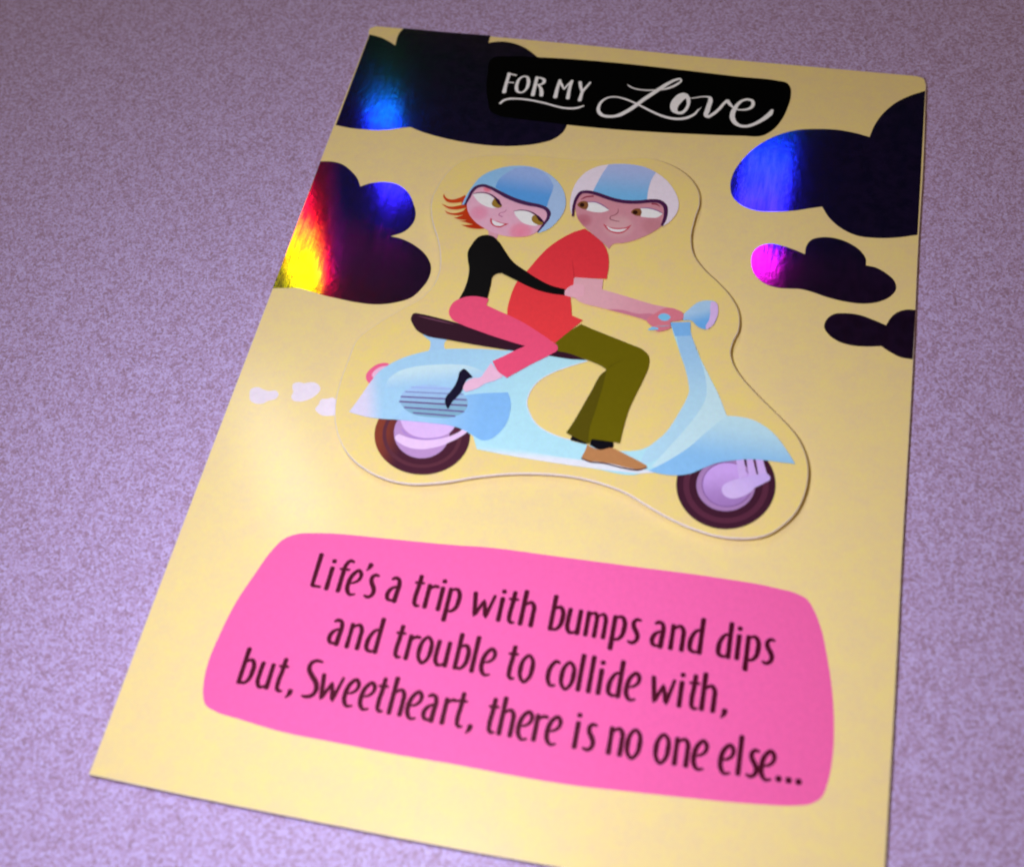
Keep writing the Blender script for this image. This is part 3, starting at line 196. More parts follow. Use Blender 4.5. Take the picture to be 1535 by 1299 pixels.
dict(t='F',name='trouser_fold',mat=(90, 80, 4),z=0.313,par='cutout',pts=[(7.236,9.394,1),(7.227,9.04,0),(7.181,8.456,0),(7.138,7.942,0),(7.169,7.664,1),(6.847,7.782,0),(6.714,7.838,1),(6.812,8.112,0),(6.916,8.47,0),(7.035,8.893,0),(7.142,9.261,0)]),
dict(t='S',name='trouser_crease',mat=(90, 80, 4),z=0.316,par='cutout',pts=[(7.258,9.44,0),(7.402,9.597,0),(7.535,9.678,0)],w=[0.0183,0.0131,0.0052]),
dict(t='F',name='sock',mat=(6, 4, 16),z=0.304,par='cutout',pts=[(7.217,7.822,1),(7.599,7.858,1),(7.636,7.671,0),(7.536,7.599,0),(7.375,7.581,0),(7.195,7.652,1)],label='black sock above the tan shoe'),
dict(t='F',name='sock',mat=(12, 6, 20),z=0.304,par='cutout',pts=[(6.841,7.814,1),(7.167,7.703,1),(7.117,7.653,1),(6.81,7.698,1)],label='black sock of the far leg'),
dict(t='F',name='man_shoe',mat=(193, 134, 84),z=0.307,par='cutout',pts=[(7.153,7.649,1),(7.254,7.605,0),(7.423,7.578,0),(7.575,7.645,0),(7.643,7.656,1),(7.842,7.58,0),(8.088,7.486,0),(8.31,7.388,1),(8.329,7.337,0),(8.234,7.286,0),(8.005,7.275,0),(7.653,7.312,0),(7.42,7.314,0),(7.165,7.309,0),(7.092,7.354,1),(7.131,7.502,0)],label='tan slip-on shoe'),
dict(t='S',name='shoe_sole',mat=(60, 20, 48),z=0.31,par='cutout',pts=[(7.096,7.331,0),(7.262,7.285,0),(7.539,7.297,0),(7.775,7.269,0),(8.009,7.249,0),(8.191,7.264,0),(8.325,7.335,0)],w=[0.0243,0.0291,0.0291,0.0291,0.0316,0.0316,0.0194]),
]
VERSE=[[('L', 2.754, 3.995), ('i', 3.027, 3.988), ('f', 3.188, 3.983), ('e', 3.395, 3.978), ("'", 3.647, 3.972), ('s', 3.747, 3.97), ('a', 4.14, 3.962), ('t', 4.621, 3.953), ('r', 4.861, 3.949), ('i', 5.107, 3.945), ('p', 5.252, 3.943), ('w', 5.704, 3.937), ('i', 6.203, 3.933), ('t', 6.348, 3.932), ('h', 6.597, 3.93), ('b', 7.129, 3.928), ('u', 7.416, 3.928), ('m', 7.754, 3.928), ('p', 8.219, 3.93), ('s', 8.51, 3.932), ('a', 8.902, 3.935), ('n', 9.238, 3.939), ('d', 9.552, 3.943), ('d', 10.041, 3.95), ('i', 10.372, 3.956), ('p', 10.53, 3.959), ('s', 10.814, 3.965)], [('a', 3.336, 2.987), ('n', 3.689, 2.976), ('d', 4.024, 2.965), ('t', 4.528, 2.952), ('r', 4.766, 2.946), ('o', 4.964, 2.942), ('u', 5.274, 2.936), ('b', 5.644, 2.929), ('l', 5.944, 2.925), ('e', 6.095, 2.924), ('t', 6.553, 2.92), ('o', 6.769, 2.919), ('c', 7.256, 2.918), ('o', 7.488, 2.918), ('l', 7.803, 2.919), ('l', 7.981, 2.92), ('i', 8.148, 2.921), ('d', 8.304, 2.923), ('e', 8.61, 2.927), ('w', 9.036, 2.933), ('i', 9.519, 2.943), ('t', 9.682, 2.946), ('h', 9.895, 2.952), (',', 10.239, 2.961)], [('b', 2.004, 2.005), ('u', 2.324, 1.996), ('t', 2.655, 1.986), (',', 2.902, 1.98), ('S', 3.196, 1.973), ('w', 3.441, 1.967), ('e', 3.899, 1.957), ('e', 4.185, 1.952), ('t', 4.468, 1.947), ('h', 4.722, 1.943), ('e', 5.022, 1.939), ('a', 5.303, 1.936), ('r', 5.649, 1.933), ('t', 5.862, 1.931), (',', 6.094, 1.929), ('t', 6.414, 1.928), ('h', 6.636, 1.927), ('e', 6.944, 1.927), ('r', 7.228, 1.927), ('e', 7.43, 1.928), ('i', 7.916, 1.93), ('s', 8.069, 1.931), ('n', 8.486, 1.935), ('o', 8.775, 1.938), ('o', 9.247, 1.944), ('n', 9.575, 1.95), ('e', 9.876, 1.955), ('e', 10.312, 1.965), ('l', 10.611, 1.972), ('s', 10.755, 1.976), ('e', 10.974, 1.982), ('.', 11.263, 1.99), ('.', 11.423, 1.995), ('.', 11.583, 2.0)]]

# ------------------------------------------------------------------ materials
def lin(h, a=1.0):
    if isinstance(h, str):
        h = h.lstrip('#')
        h = [int(h[i:i + 2], 16) for i in (0, 2, 4)]
    c = [x / 255 for x in h]
    c = [(x / 12.92 if x < 0.04045 else ((x + 0.055) / 1.055) ** 2.4) for x in c]
    return (min(c[0], .93), min(c[1], .93), min(c[2], .93), a)

class Nodes:
    def __init__(s, name):
        s.m = bpy.data.materials.new(name); s.m.use_nodes = True
        s.t = s.m.node_tree; s.t.nodes.clear()
        s.out = s.t.nodes.new('ShaderNodeOutputMaterial')
    def n(s, kind, **kw):
        o = s.t.nodes.new('ShaderNode' + kind)
        for k, v in kw.items(): setattr(o, k, v)
        return o
    def l(s, a, b): s.t.links.new(a, b)
    def val(s, sock, v):
        if hasattr(v, 'is_output'): s.l(v, sock)
        else: sock.default_value = v
    def math(s, op, a, b=0.0, c=None):
        o = s.n('Math', operation=op); s.val(o.inputs[0], a); s.val(o.inputs[1], b)
        if c is not None: s.val(o.inputs[2], c)
        return o.outputs[0]
    def mix(s, f, a, b, blend='MIX'):
        o = s.n('Mix', data_type='RGBA', blend_type=blend)
        s.val(o.inputs[0], f); s.val(o.inputs[6], a); s.val(o.inputs[7], b)
        return o.outputs[2]
    def noise(s, vec, scale, detail=2.0, rough=.5):
        o = s.n('TexNoise'); s.l(vec, o.inputs['Vector'])
        o.inputs['Scale'].default_value = scale; o.inputs['Detail'].default_value = detail
        o.inputs['Roughness'].default_value = rough
        return o
    def ramp(s, f, stops, interp='LINEAR'):
        o = s.n('ValToRGB'); o.color_ramp.interpolation = interp
        e = o.color_ramp.elements
        while len(e) > 1: e.remove(e[-1])
        e[0].position, e[0].color = stops[0]
        for p, c in stops[1:]:
            k = e.new(p); k.color = c
        s.val(o.inputs[0], f)
        return o.outputs[0]

def grain(N, co, col, amount):
    """Offset dots: a fine uneven speckle of the inks."""
    n = N.noise(co, 34.0, 2.0, .8)
    v = N.n('VectorMath', operation='MULTIPLY_ADD'); N.l(n.outputs['Color'], v.inputs[0])
    v.inputs[1].default_value = (amount * 2,) * 3; v.inputs[2].default_value = (1 - amount,) * 3
    return N.mix(1.0, col, v.outputs[0], 'MULTIPLY')

MATS = {}
def print_mat(spec):
    """Ink on coated card stock: flat colour, a printed blend between two points, or soft printed blushes."""
    key = repr(spec)
    if key in MATS: return MATS[key]
    N = Nodes('ink')
    tc = N.n('TexCoord'); co = tc.outputs['Object']
    if isinstance(spec, tuple) and spec[0] == 'g':
        _, c0, c1, p0, p1 = spec
        dx, dy = p1[0] - p0[0], p1[1] - p0[1]; L = dx * dx + dy * dy
        sp = N.n('SeparateXYZ'); N.l(co, sp.inputs[0])
        f = N.math('ADD', N.math('MULTIPLY', N.math('SUBTRACT', sp.outputs[0], p0[0]), dx / L),
                   N.math('MULTIPLY', N.math('SUBTRACT', sp.outputs[1], p0[1]), dy / L))
        col = N.ramp(f, [(0, lin(c0)), (1, lin(c1))], 'EASE')
    elif isinstance(spec, tuple) and spec[0] == 'c':
        col = None
        base = lin(spec[1])
        for c, p, r in spec[2]:
            vm = N.n('VectorMath', operation='DISTANCE'); N.l(co, vm.inputs[0])
            sp = N.n('SeparateXYZ'); N.l(co, sp.inputs[0])
            cb = N.n('CombineXYZ'); cb.inputs[0].default_value = p[0]; cb.inputs[1].default_value = p[1]
            N.l(sp.outputs[2], cb.inputs[2]); N.l(cb.outputs[0], vm.inputs[1])
            f = N.ramp(N.math('DIVIDE', vm.outputs['Value'], r * 1.15), [(0, (1, 1, 1, 1)), (.45, (.8, .8, .8, 1)), (1, (0, 0, 0, 1))], 'EASE')
            col = N.mix(f, base if col is None else col, lin(c))
    else:
        rgb = N.n('RGB'); rgb.outputs[0].default_value = lin(spec if isinstance(spec, tuple) else {'white': 'faf4ff', 'black': '010101', 'pink': 'ff66ac', 'puff': 'fdeaff'}[spec])
        col = rgb.outputs[0]
    g = N.noise(co, 9.0, 3.0, .7)
    g2 = N.ramp(g.outputs['Fac'], [(.3, (.93, .93, .93, 1)), (.7, (1.0, 1.0, 1.0, 1))])
    col = N.mix(1.0, col, g2, 'MULTIPLY')
    col = grain(N, co, col, .10)
    b = N.n('BsdfPrincipled')
    N.l(col, b.inputs['Base Color'])
    b.inputs['Roughness'].default_value = .42
    b.inputs['Specular IOR Level'].default_value = .03 if spec == 'black' else .1
    bp = N.n('Bump'); bp.inputs['Strength'].default_value = .06; bp.inputs['Distance'].default_value = .01
    N.l(N.noise(co, 60.0, 2.0).outputs['Fac'], bp.inputs['Height']); N.l(bp.outputs[0], b.inputs['Normal'])
    N.l(b.outputs[0], N.out.inputs[0])
    MATS[key] = N.m
    return N.m

def stock_mat(name, a, b_, c, spec=.16):
    """Yellow printed card stock with the slight mottling of offset ink on paper."""
    N = Nodes(name)
    co = N.n('TexCoord').outputs['Object']
    n1 = N.noise(co, 2.6, 3.0, .6)
    n2 = N.noise(co, 14.0, 2.0, .6)
    f = N.math('ADD', N.math('MULTIPLY', n1.outputs['Fac'], .6), N.math('MULTIPLY', n2.outputs['Fac'], .4))
    col = N.ramp(f, [(.36, lin(a)), (.5, lin(b_)), (.64, lin(c))])
    col = grain(N, co, col, .10)
    b = N.n('BsdfPrincipled'); N.l(col, b.inputs['Base Color'])
    b.inputs['Roughness'].default_value = .45; b.inputs['Specular IOR Level'].default_value = spec
    b.inputs['Coat Weight'].default_value = .18; b.inputs['Coat Roughness'].default_value = .17
    bp = N.n('Bump'); bp.inputs['Strength'].default_value = .10; bp.inputs['Distance'].default_value = .02
    hsum = N.math('ADD', N.math('MULTIPLY', N.noise(co, 45.0, 2.0).outputs['Fac'], .25), N.noise(co, .35, 1.0).outputs['Fac'])
    N.l(hsum, bp.inputs['Height']); N.l(bp.outputs[0], b.inputs['Normal'])
    N.l(b.outputs[0], N.out.inputs[0])
    return N.m

def edge_mat():
    N = Nodes('cut_paper_edge')
    co = N.n('TexCoord').outputs['Object']
    b = N.n('BsdfPrincipled')
    N.l(N.ramp(N.noise(co, 30.0, 2.0).outputs['Fac'], [(.3, lin('e8d8e0')), (.7, lin('fbf0f8'))]), b.inputs['Base Color'])
    b.inputs['Roughness'].default_value = .6
    N.l(b.outputs[0], N.out.inputs[0])
    return N.m

def foil_mat():
    """Holographic foil: a dark mirror stamped with fine grating lines. Its reflection of a lamp is drawn out
    along the card and split into colour by the angle between the grating and the line of sight."""
    N = Nodes('holographic_foil')
    co = N.n('TexCoord').outputs['Object']
    geo = N.n('NewGeometry')
    sp = N.n('SeparateXYZ'); N.l(geo.outputs['Incoming'], sp.inputs[0])
    vx, vy = sp.outputs[0], sp.outputs[1]
    wob = N.math('MULTIPLY', N.math('SUBTRACT', N.noise(co, 3.5, 3.0, .65).outputs['Fac'], .5), .05)
    mp = N.n('Mapping'); N.l(co, mp.inputs[0]); mp.inputs['Scale'].default_value = (11.0, 1.3, 1.0)
    brushed = N.noise(mp.outputs[0], 1.0, 4.0, .7).outputs['Fac']
    wob = N.math('ADD', wob, N.math('MULTIPLY', N.math('SUBTRACT', brushed, .5), .09))
    # streak colours put into the tint: hue offset hand-set per streak by view direction
    o1 = N.n('MapRange'); N.l(vx, o1.inputs[0])
    for i, v in ((1, .303), (2, .316), (3, -.005), (4, .27)): o1.inputs[i].default_value = v
    o2 = N.n('MapRange'); N.l(vx, o2.inputs[0])
    for i, v in ((1, .05), (2, .2), (3, .16), (4, .0)): o2.inputs[i].default_value = v
    ph = N.math('MULTIPLY', N.math('ADD', vy, .70), 4.0)
    ph = N.math('ADD', N.math('ADD', ph, o1.outputs[0]), N.math('ADD', o2.outputs[0], wob))
    ph = N.math('FRACT', N.math('ADD', ph, 1.0))
    tint = N.ramp(ph, [(0, (0, .30, .26, 1)), (.06, (0, .20, .9, 1)), (.13, (.005, .03, 1, 1)), (.34, (.04, .006, 1, 1)),
                       (.39, (1, .01, .95, 1)), (.44, (1, .01, .8, 1)), (.52, (1, .0, .12, 1)), (.66, (1, .005, .02, 1)),
                       (.74, (1, .20, .0, 1)), (.80, (1, .75, .0, 1)), (.88, (.9, .9, .0, 1)), (.94, (.03, .5, .0, 1)), (1, (0, .30, .2, 1))])
    tan = N.n('CombineXYZ'); tan.inputs[0].default_value = 1.0
    vt = N.n('VectorTransform', vector_type='VECTOR', convert_from='OBJECT', convert_to='WORLD'); N.l(tan.outputs[0], vt.inputs[0])
    gl = N.n('BsdfAnisotropic')
    lus = N.ramp(brushed, [(.30, (.45, .45, .45, 1)), (.62, (1, 1, 1, 1))])
    N.l(N.mix(1.0, tint, lus, 'MULTIPLY'), gl.inputs['Color'])
    gl.inputs['Roughness'].default_value = .065
    gl.inputs['Anisotropy'].default_value = FOIL_ANISO
    N.l(vt.outputs[0], gl.inputs['Tangent'])
    bp = N.n('Bump'); bp.inputs['Strength'].default_value = .12; bp.inputs['Distance'].default_value = .003
    N.l(N.noise(co, 7.0, 2.0, .6).outputs['Fac'], bp.inputs['Height']); N.l(bp.outputs[0], gl.inputs['Normal'])
    base = N.n('BsdfPrincipled')
    N.l(N.ramp(N.noise(co, 5.0, 2.0).outputs['Fac'], [(.35, (.005, .0035, .012, 1)), (.65, (.009, .005, .019, 1))]), base.inputs['Base Color'])
    base.inputs['Roughness'].default_value = .35
    base.inputs['Specular IOR Level'].default_value = .02
    ad = N.n('AddShader'); N.l(gl.outputs[0], ad.inputs[0]); N.l(base.outputs[0], ad.inputs[1])
    N.l(ad.outputs[0], N.out.inputs[0])
    return N.m
FOIL_ANISO = 0.3

def table_mat():
    N = Nodes('speckled_laminate')
    co = N.n('TexCoord').outputs['Object']
    v1 = N.n('TexVoronoi'); v1.inputs['Scale'].default_value = 28.0
    wn = N.noise(co, 9.0, 2.0); wv = N.mix(.06, co, wn.outputs['Color']); N.l(wv, v1.inputs['Vector'])
    sep = N.n('SeparateColor'); N.l(v1.outputs['Color'], sep.inputs[0])
    n1 = N.noise(co, 27.0, 3.0, .8); n2 = N.noise(co, 2.2, 3.0, .6)
    f = N.math('ADD', N.math('MULTIPLY', sep.outputs[0], .30), N.math('MULTIPLY', n1.outputs['Fac'], .55))
    f = N.math('ADD', f, N.math('ADD', N.math('MULTIPLY', n2.outputs['Fac'], .10), .06))
    col = N.ramp(f, [(.34, lin('8e6e80')), (.45, lin('ab8aad')), (.54, lin('ba9ecc')), (.64, lin('c6b0e4')), (.78, lin('d8c8fa'))])
    # fibres in other hues
    n3 = N.noise(co, 34.0, 2.0, .6)
    col = N.mix(N.ramp(n3.outputs['Fac'], [(.58, (0, 0, 0, 1)), (.70, (.5, .5, .5, 1))]), col, lin('9c7484'))
    n4v = N.n('VectorMath', operation='ADD'); N.l(co, n4v.inputs[0]); n4v.inputs[1].default_value = (31, 7, 0)
    n4 = N.noise(n4v.outputs[0], 31.0, 2.0, .6)
    col = N.mix(N.ramp(n4.outputs['Fac'], [(.57, (0, 0, 0, 1)), (.68, (.6, .6, .6, 1))]), col, lin('aaa6e8'))
    b = N.n('BsdfPrincipled'); N.l(col, b.inputs['Base Color'])
    b.inputs['Roughness'].default_value = .5; b.inputs['Specular IOR Level'].default_value = .3
    bp = N.n('Bump'); bp.inputs['Strength'].default_value = .15; bp.inputs['Distance'].default_value = .02
    N.l(n1.outputs['Fac'], bp.inputs['Height']); N.l(bp.outputs[0], b.inputs['Normal'])
    N.l(b.outputs[0], N.out.inputs[0])
    return N.m

def foam_mat():
    N = Nodes('foam'); b = N.n('BsdfPrincipled')
    co = N.n('TexCoord').outputs['Object']
    N.l(N.ramp(N.noise(co, 40.0, 2.0).outputs['Fac'], [(.3, lin('c8b8c0')), (.7, lin('e0d4da'))]), b.inputs['Base Color'])
    b.inputs['Roughness'].default_value = .9
    N.l(b.outputs[0], N.out.inputs[0])
    return N.m

M_STOCK = stock_mat('yellow_card_stock', 'f4dc90', 'f2d896', 'efd49c')
M_PLATE = stock_mat('yellow_cutout_stock', 'f4db80', 'f2d78a', 'efd294')
M_EDGE = edge_mat(); M_FOIL = foil_mat(); M_TABLE = table_mat(); M_FOAM = foam_mat()
def mat_of(spec): return M_FOIL if spec == 'foil' else print_mat(spec)

# ------------------------------------------------------------------ shape helpers
def spline(pts, closed=True, seg=6):
    """Catmull-Rom curve through the points; a point flagged 1 is a sharp corner."""
    n = len(pts); out = []
    rng = range(n) if closed else range(n - 1)
    def P(i): return Vector(pts[i % n][:2]) if closed else Vector(pts[max(0, min(n - 1, i))][:2])
    def K(i): return pts[i % n][2] if closed else (1 if i <= 0 or i >= n - 1 else pts[i][2])
    for i in rng:
        p1, p2 = P(i), P(i + 1)
        d = (p2 - p1).length
        def tang(a, b, c):
            u, v = b - a, c - b
            lu, lv = max(u.length, 1e-6), max(v.length, 1e-6)
            t = u / lu * lv + v / lv * lu
            return t / max(lu + lv, 1e-6)
        t1 = (p2 - p1) / max(d, 1e-6) if K(i) else tang(P(i - 1), p1, p2)
        t2 = (p2 - p1) / max(d, 1e-6) if K(i + 1) else tang(p1, p2, P(i + 2))
        straight = (K(i) and K(i + 1))
        m = 1 if straight else seg
        for k in range(m):
            t = k / m; t_2, t_3 = t * t, t * t * t
            q = (2 * t_3 - 3 * t_2 + 1) * p1 + (t_3 - 2 * t_2 + t) * d * t1 + (-2 * t_3 + 3 * t_2) * p2 + (t_3 - t_2) * d * t2
            out.append((q, i + t))
    if not closed: out.append((P(n - 1), float(n - 1)))
    return out

def link(name, verts, faces, mat, parent=None, mats=None, mi=None):
    me = bpy.data.meshes.new(name)
    me.from_pydata([tuple(v) for v in verts], [], faces)
    for m in (mats or [mat]): me.materials.append(m)
    if mi: me.polygons.foreach_set('material_index', mi)
    me.update()
    o = bpy.data.objects.new(name, me)
    sc.collection.objects.link(o)
    if parent: o.parent = parent
    return o

def fill_geo(outlines, z):
    loops = [[Vector((p.x, p.y, 0)) for p in ol] for ol in outlines]
    flat = [p for l in loops for p in l]
    tris = tessellate_polygon(loops)
    vs = [(p.x, p.y, z) for p in flat]
    fs = []
    for a, b, c in tris:
        u, v, w = flat[a], flat[b], flat[c]
        cr = (v.x - u.x) * (w.y - u.y) - (v.y - u.y) * (w.x - u.x)
        if abs(cr) < 1e-9: continue
        fs.append((a, b, c) if cr > 0 else (a, c, b))
    return vs, fs

def ribbon_geo(pts, widths, z, closed=False, seg=6, dz=.0006, cap=True):
    sp = spline(pts, closed, seg)
    n = len(sp)
    nw = len(widths)
    def W(u):
        if nw == 1: return widths[0]
        m = len(pts) if closed else len(pts) - 1
        x = u * ((nw if closed else nw - 1) / m)
        i = int(x); f = x - i
        a = widths[i % nw] if closed else widths[min(i, nw - 1)]
        b = widths[(i + 1) % nw] if closed else widths[min(i + 1, nw - 1)]
        f = f * f * (3 - 2 * f)
        return a + (b - a) * f
    vs, fs = [], []
    for i, (p, u) in enumerate(sp):
        a = sp[i - 1][0] if (closed or i > 0) else p
        b = sp[(i + 1) % n][0] if (closed or i < n - 1) else p
        t = (b - a); t = t.normalized() if t.length > 1e-7 else Vector((1, 0))
        nn = Vector((-t.y, t.x)) * W(u) / 2
        zz = z + dz * (i / n if not closed else 0)
        vs.append((p.x + nn.x, p.y + nn.y, zz)); vs.append((p.x - nn.x, p.y - nn.y, zz))
    for i in range(n if closed else n - 1):
        j = (i + 1) % n
        fs.append((2 * i, 2 * i + 1, 2 * j + 1, 2 * j))
    if cap and not closed:          # rounded ends
        for e, sgn in ((0, -1), (n - 1, 1)):
            p = sp[e][0]; q = sp[e - sgn][0]
            t = (p - q).normalized() if (p - q).length > 1e-7 else Vector((1, 0))
            r = W(sp[e][1]) / 2; nn = Vector((-t.y, t.x))
            zz = vs[2 * e][2]
            k0 = len(vs); m = 5
            for k in range(m + 1):
                an = math.pi * k / m
                d = nn * math.cos(an) * r + t * math.sin(an) * r * .7
                vs.append((p.x + d.x, p.y + d.y, zz))
            fs.append(tuple(range(k0 + m, k0 - 1, -1)))
    return vs, fs

def slab(name, outline, z0, z1, top, side, parent=None, bev=.008):
    """A sheet with real thickness and a softened top edge."""
    n = len(outline)
    ar = sum(outline[i].x * outline[(i + 1) % n].y - outline[(i + 1) % n].x * outline[i].y for i in range(n))
    if ar < 0: outline = outline[::-1]
    vs, fs = fill_geo([outline], z1)
    mi = [0] * len(fs)
    inn = vs[:]
    nrm = []
    for i in range(n):
        t = outline[(i + 1) % n] - outline[i - 1]; t.normalize()
        nrm.append(Vector((t.y, -t.x)))
    k = len(vs)
    for i in range(n):
        vs[i] = (outline[i].x - nrm[i].x * bev, outline[i].y - nrm[i].y * bev, z1)
    for i in range(n): vs.append((outline[i].x, outline[i].y, z1 - bev * .7))
    for i in range(n): vs.append((outline[i].x, outline[i].y, z0))
    for i in range(n):
        j = (i + 1) % n
        fs.append((i, k + i, k + j, j)); mi.append(1)
        fs.append((k + i, k + n + i, k + n + j, k + j)); mi.append(1)
    bot = [(f[0] + k + n, f[2] + k + n, f[1] + k + n) for f in fs[:mi.index(1)]]
    fs += bot; mi += [1] * len(bot)
    return link(name, vs, fs, None, parent, [top, side], mi)

# ------------------------------------------------------------------ the table
def rounded_rect(x0, y0, x1, y1, r, m=6):
    out = []
    for cx, cy, a0 in ((x1 - r, y0 + r, -90), (x1 - r, y1 - r, 0), (x0 + r, y1 - r, 90), (x0 + r, y0 + r, 180)):
        for k in range(m + 1):
            a = math.radians(a0 + 90 * k / m); out.append(Vector((cx + r * math.cos(a), cy + r * math.sin(a))))
    return out
table = slab('table_top', rounded_rect(-55, -32, 70, 48, 3), -3.0, 0.0, M_TABLE, M_TABLE, bev=.2)
table['label'] = 'lavender speckled laminate table top under the yellow greeting card'
table['category'] = 'table'

# ------------------------------------------------------------------ the card
card = bpy.data.objects.new('greeting_card', None)
card.location = (0, 0, 0)
card.empty_display_size = 3
sc.collection.objects.link(card)
card['label'] = 'yellow folded greeting card with a raised cut-out of a couple on a pale blue scooter'
card['category'] = 'greeting card'

outline = [p for p, u in spline(CARD_OUTLINE, True, 4)]
front = slab('front_cover', outline, CARD_TOP - .035, CARD_TOP, M_STOCK, M_EDGE, card)
xs = [p.x for p in outline]; ys = [p.y for p in outline]
cx, cy = sum(xs) / len(xs), sum(ys) / len(ys)
back_ol = [Vector((p.x - (.05 if p.x > 6 else 0), p.y + (.06 if p.y < 6 else -.03))) for p in outline]
back = slab('back_cover', back_ol, .002, .035, M_EDGE, M_EDGE, card)
# the fold: a half round spine along the left edge joining the two leaves
vs, fs = [], []
r0 = (CARD_TOP - .002) / 2
fold_x = min(xs)
for k in range(9):
    a = math.pi / 2 + math.pi * k / 8
    for y in (.05, CARD_H - .12):
        vs.append((.03 + .6 * r0 * math.cos(a), y, .002 + r0 + (r0 - .003) * math.sin(a)))
for k in range(8): fs.append((2 * k, 2 * k + 1, 2 * k + 3, 2 * k + 2))
link('fold', vs, fs, M_STOCK, card)

plate_ol = [p for p, u in spline(PLATE_OUTLINE, True, 5)]
cut = slab('cutout', plate_ol, PLATE_TOP - .065, PLATE_TOP, M_PLATE, M_EDGE, card, bev=.012)
cut['label'] = 'raised die cut shape with the couple on the scooter'
for i, (fx, fy, fw, fh) in enumerate(((3.4, 8.1, 1.3, 1.3), (9.3, 8.2, 1.2, 1.2), (5.2, 9.8, 1.6, 1.6), (4.6, 12.6, 1.3, 1.3), (7.4, 12.6, 1.3, 1.3))):
    slab('foam_pad', rounded_rect(fx - fw / 2, fy - fh / 2, fx + fw / 2, fy + fh / 2, .12, 3), CARD_TOP + .001, PLATE_TOP - .066, M_FOAM, M_FOAM, cut, bev=.004)

parents = {'card': card, 'cutout': cut}
last = None
pend = []
def emit(d, vs, fs):
    o = link(d['name'], vs, fs, mat_of(d['mat']), parents[d['par']])
    if d.get('label'): o['label'] = d['label']
    return o
groups = []
for d in ART:
    if d['t'] == 'F':
        ols = [[p for p, u in spline(d['pts'], True, 6)]]
        if d.get('hole'): ols.append([p for p, u in spline(d['hole'], True, 6)])
        vs, fs = fill_geo(ols, d['z'])
    else:
        vs, fs = ribbon_geo(d['pts'], d['w'], d['z'], bool(d.get('closed')))
    if d.get('join'):
        g = groups[-1]; k = len(g[1]); off = .0007 * g[3]
        g[1] += [(x, y, z + off) for x, y, z in vs]; g[2] += [tuple(i + k for i in f) for f in fs]; g[3] += 1
    else:
        groups.append([d, list(vs), list(fs), 1])
for g in groups:
    o = emit(g[0], g[1], g[2])
    if g[0]['name'] in ('title_banner', 'message_panel'): parents[g[0]['name']] = o

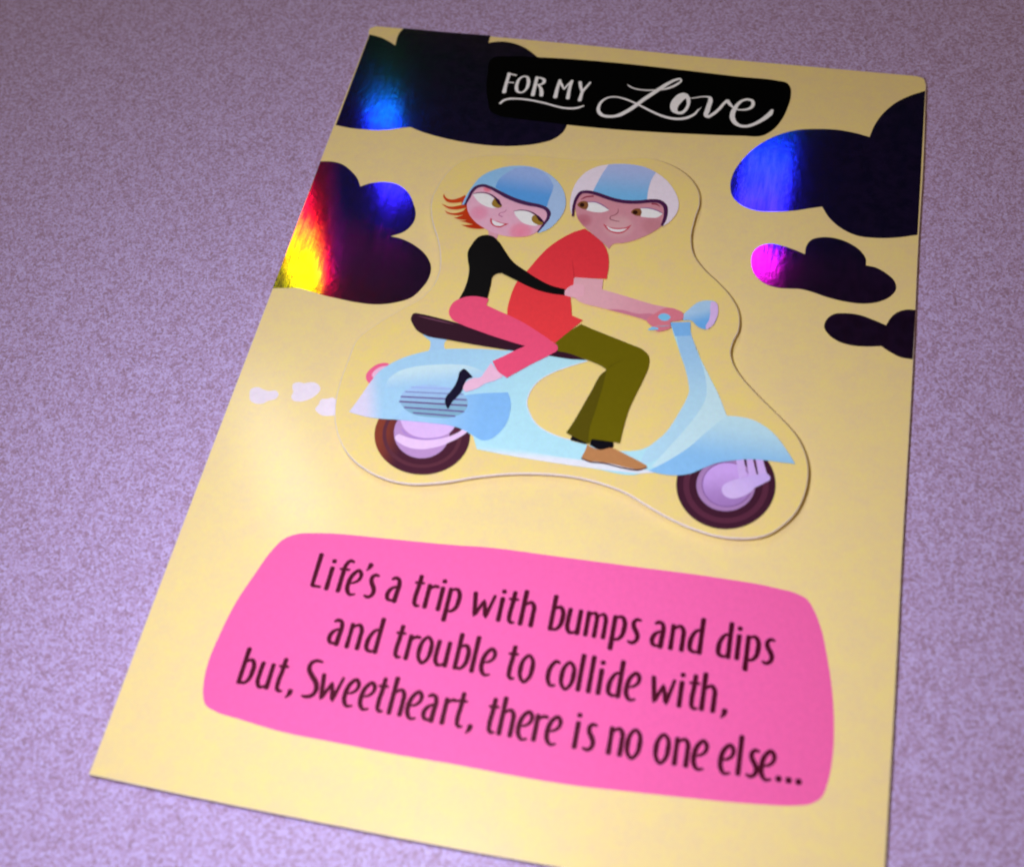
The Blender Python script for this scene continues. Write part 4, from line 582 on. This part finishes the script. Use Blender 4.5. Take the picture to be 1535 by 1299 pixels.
# ------------------------------------------------------------------ the verse
# pen strokes of each letter in units of the small letter height: (points, widths)
T = .135
GL = {
 'a': [([(.06, .93), (.2, 1.0), (.36, .96), (.43, .78), (.42, .4), (.40, 0)], [.10, .13, .13, .15, .16, .17]),
       ([(.43, .66), (.24, .6), (.08, .46), (.01, .25), (.08, .07), (.24, .03), (.40, .09)], [.08, .10, .14, .15, .13, .10, .08])],
 'b': [([(0, 1.40), (0, .7), (0, 0)], [.16, .15, .15]),
       ([(0, .78), (.14, .93), (.30, .97), (.43, .82), (.46, .52), (.40, .20), (.24, .03), (0, .04)], [.07, .10, .13, .15, .16, .14, .11, .10])],
 'c': [([(.40, .94), (.26, .98), (.10, .82), (.0, .48), (.06, .14), (.18, .0), (.36, .03)], [.10, .12, .14, .16, .14, .11, .09])],
 'd': [([(.46, 1.40), (.46, .7), (.46, 0)], [.16, .15, .16]),
       ([(.46, .94), (.26, .90), (.09, .68), (.01, .34), (.06, .08), (.22, .01), (.44, .08)], [.08, .11, .14, .16, .14, .11, .08])],
 'e': [([(.05, .42), (.28, .50), (.45, .66), (.47, .88), (.33, 1.03), (.14, .88), (.0, .46), (.05, .10), (.20, -.05), (.42, .0)], [.05, .10, .12, .14, .12, .14, .16, .15, .11, .08])],
 'f': [([(.46, 1.34), (.32, 1.38), (.18, 1.22), (.14, .8), (.14, 0)], [.10, .12, .14, .15, .16]), ([(-.03, .96), (.14, .97), (.36, .98)], [.09, .10, .09])],
 'h': [([(0, 1.40), (0, .7), (0, 0)], [.16, .15, .16]), ([(.0, .72), (.14, .90), (.30, .97), (.42, .82), (.44, .5), (.44, 0)], [.06, .10, .12, .15, .15, .16])],
 'i': [([(0, .94), (0, .5), (0, 0)], [.16, .15, .16]), ([(-.005, 1.26), (.005, 1.20)], [.16, .16])],
 'l': [([(0, 1.40), (0, .7), (0, 0)], [.16, .15, .16])],
 'm': [([(0, .96), (0, .5), (0, 0)], [.15, .14, .15]), ([(0, .74), (.12, .92), (.26, .96), (.35, .8), (.36, .5), (.36, 0)], [.06, .09, .12, .14, .14, .15]),
       ([(.36, .74), (.48, .92), (.62, .96), (.71, .8), (.73, .5), (.73, 0)], [.06, .09, .12, .14, .14, .15])],
 'n': [([(0, .96), (0, .5), (0, 0)], [.15, .14, .16]), ([(0, .72), (.14, .91), (.30, .97), (.42, .82), (.44, .5), (.44, 0)], [.06, .10, .12, .15, .15, .16])],
 'o': [([(.26, 1.03), (.43, .90), (.50, .52), (.42, .12), (.24, -.05), (.07, .10), (.0, .48), (.09, .87)], [.11, .13, .16, .13, .11, .13, .16, .13])],
 'p': [([(0, .96), (0, .3), (0, -.38)], [.15, .15, .17]), ([(0, .84), (.14, .96), (.31, .97), (.44, .80), (.46, .50), (.40, .20), (.24, .04), (0, .03)], [.07, .10, .13, .15, .16, .14, .11, .08])],
 'r': [([(0, .96), (0, .5), (0, 0)], [.15, .15, .16]), ([(0, .70), (.12, .88), (.24, .95), (.38, .94)], [.07, .10, .12, .11])],
 's': [([(.37, .95), (.22, .97), (.10, .84), (.12, .66), (.24, .48), (.33, .28), (.28, .08), (.14, -.01), (-.02, .03)], [.09, .12, .14, .15, .16, .15, .13, .12, .09])],
 't': [([(.12, 1.28), (.11, .8), (.08, .3), (.12, .06), (.20, .0), (.32, .02)], [.15, .15, .15, .14, .12, .08]), ([(-.06, .97), (.1, .98), (.30, .99)], [.09, .11, .09])],
 'u': [([(.02, .96), (.0, .5), (.03, .15), (.14, .0), (.28, .02), (.44, .16)], [.15, .15, .15, .12, .10, .06]), ([(.45, .96), (.45, .5), (.45, 0)], [.15, .15, .16])],
 'w': [([(0, .98), (.08, .5), (.15, .04, 1), (.3, .4), (.43, .72, 1), (.52, .4), (.60, .04, 1), (.72, .5), (.83, .98)], [.15, .15, .14, .12, .11, .14, .15, .12, .11])],
 'L': [([(0, 1.42), (0, .7), (0, .04, 1), (.18, .03), (.36, .03)], [.16, .15, .14, .10, .09])],
 'S': [([(.36, 1.44), (.12, 1.46), (-.08, 1.32), (-.09, 1.08), (.12, .82), (.35, .58), (.43, .34), (.34, .10), (.12, .0), (-.08, .0)], [.09, .12, .14, .16, .17, .17, .16, .14, .12, .08])],
 "'": [([(.14, 1.38), (.12, 1.28), (.03, 1.10)], [.18, .15, .06])],
 ',': [([(.10, .10), (.09, .0), (-.02, -.20)], [.18, .16, .06])],
 '.': [([(-.005, .10), (.005, .01)], [.18, .18])],
}
M_INK = print_mat((74, 4, 32))
zt = CARD_TOP + .009
XH = .455
rng = random.Random(5)
cache = {}
for row in VERSE:
    for ch, x, y in row:
        if ch not in cache:
            vs, fs = [], []
            for k, (pts, ws) in enumerate(GL[ch]):
                kx = .87 if ch in 'oebcpda' else .94
                p = [(q[0] * XH * kx, q[1] * XH, q[2] if len(q) > 2 else 0) for q in pts]
                v, f = ribbon_geo(p, [w * XH * 1.24 for w in ws], .0008 * k, ch == 'o', 5, .0004)
                n = len(vs); vs += v; fs += [tuple(i + n for i in ff) for ff in f]
            me = bpy.data.meshes.new('letter'); me.from_pydata(vs, [], fs); me.materials.append(M_INK); me.update()
            cache[ch] = me
        o = bpy.data.objects.new('letter', cache[ch])
        o.location = (x, y, zt)
        sc.collection.objects.link(o); o.parent = parents['message_panel']
for me in bpy.data.meshes:      # every printed face looks up
    if me.name.startswith('letter'):
        bm = bmesh.new(); bm.from_mesh(me); bm.normal_update()
        fl = [f for f in bm.faces if f.normal.z < 0]
        if fl: bmesh.ops.reverse_faces(bm, faces=fl)
        bm.to_mesh(me); bm.free()
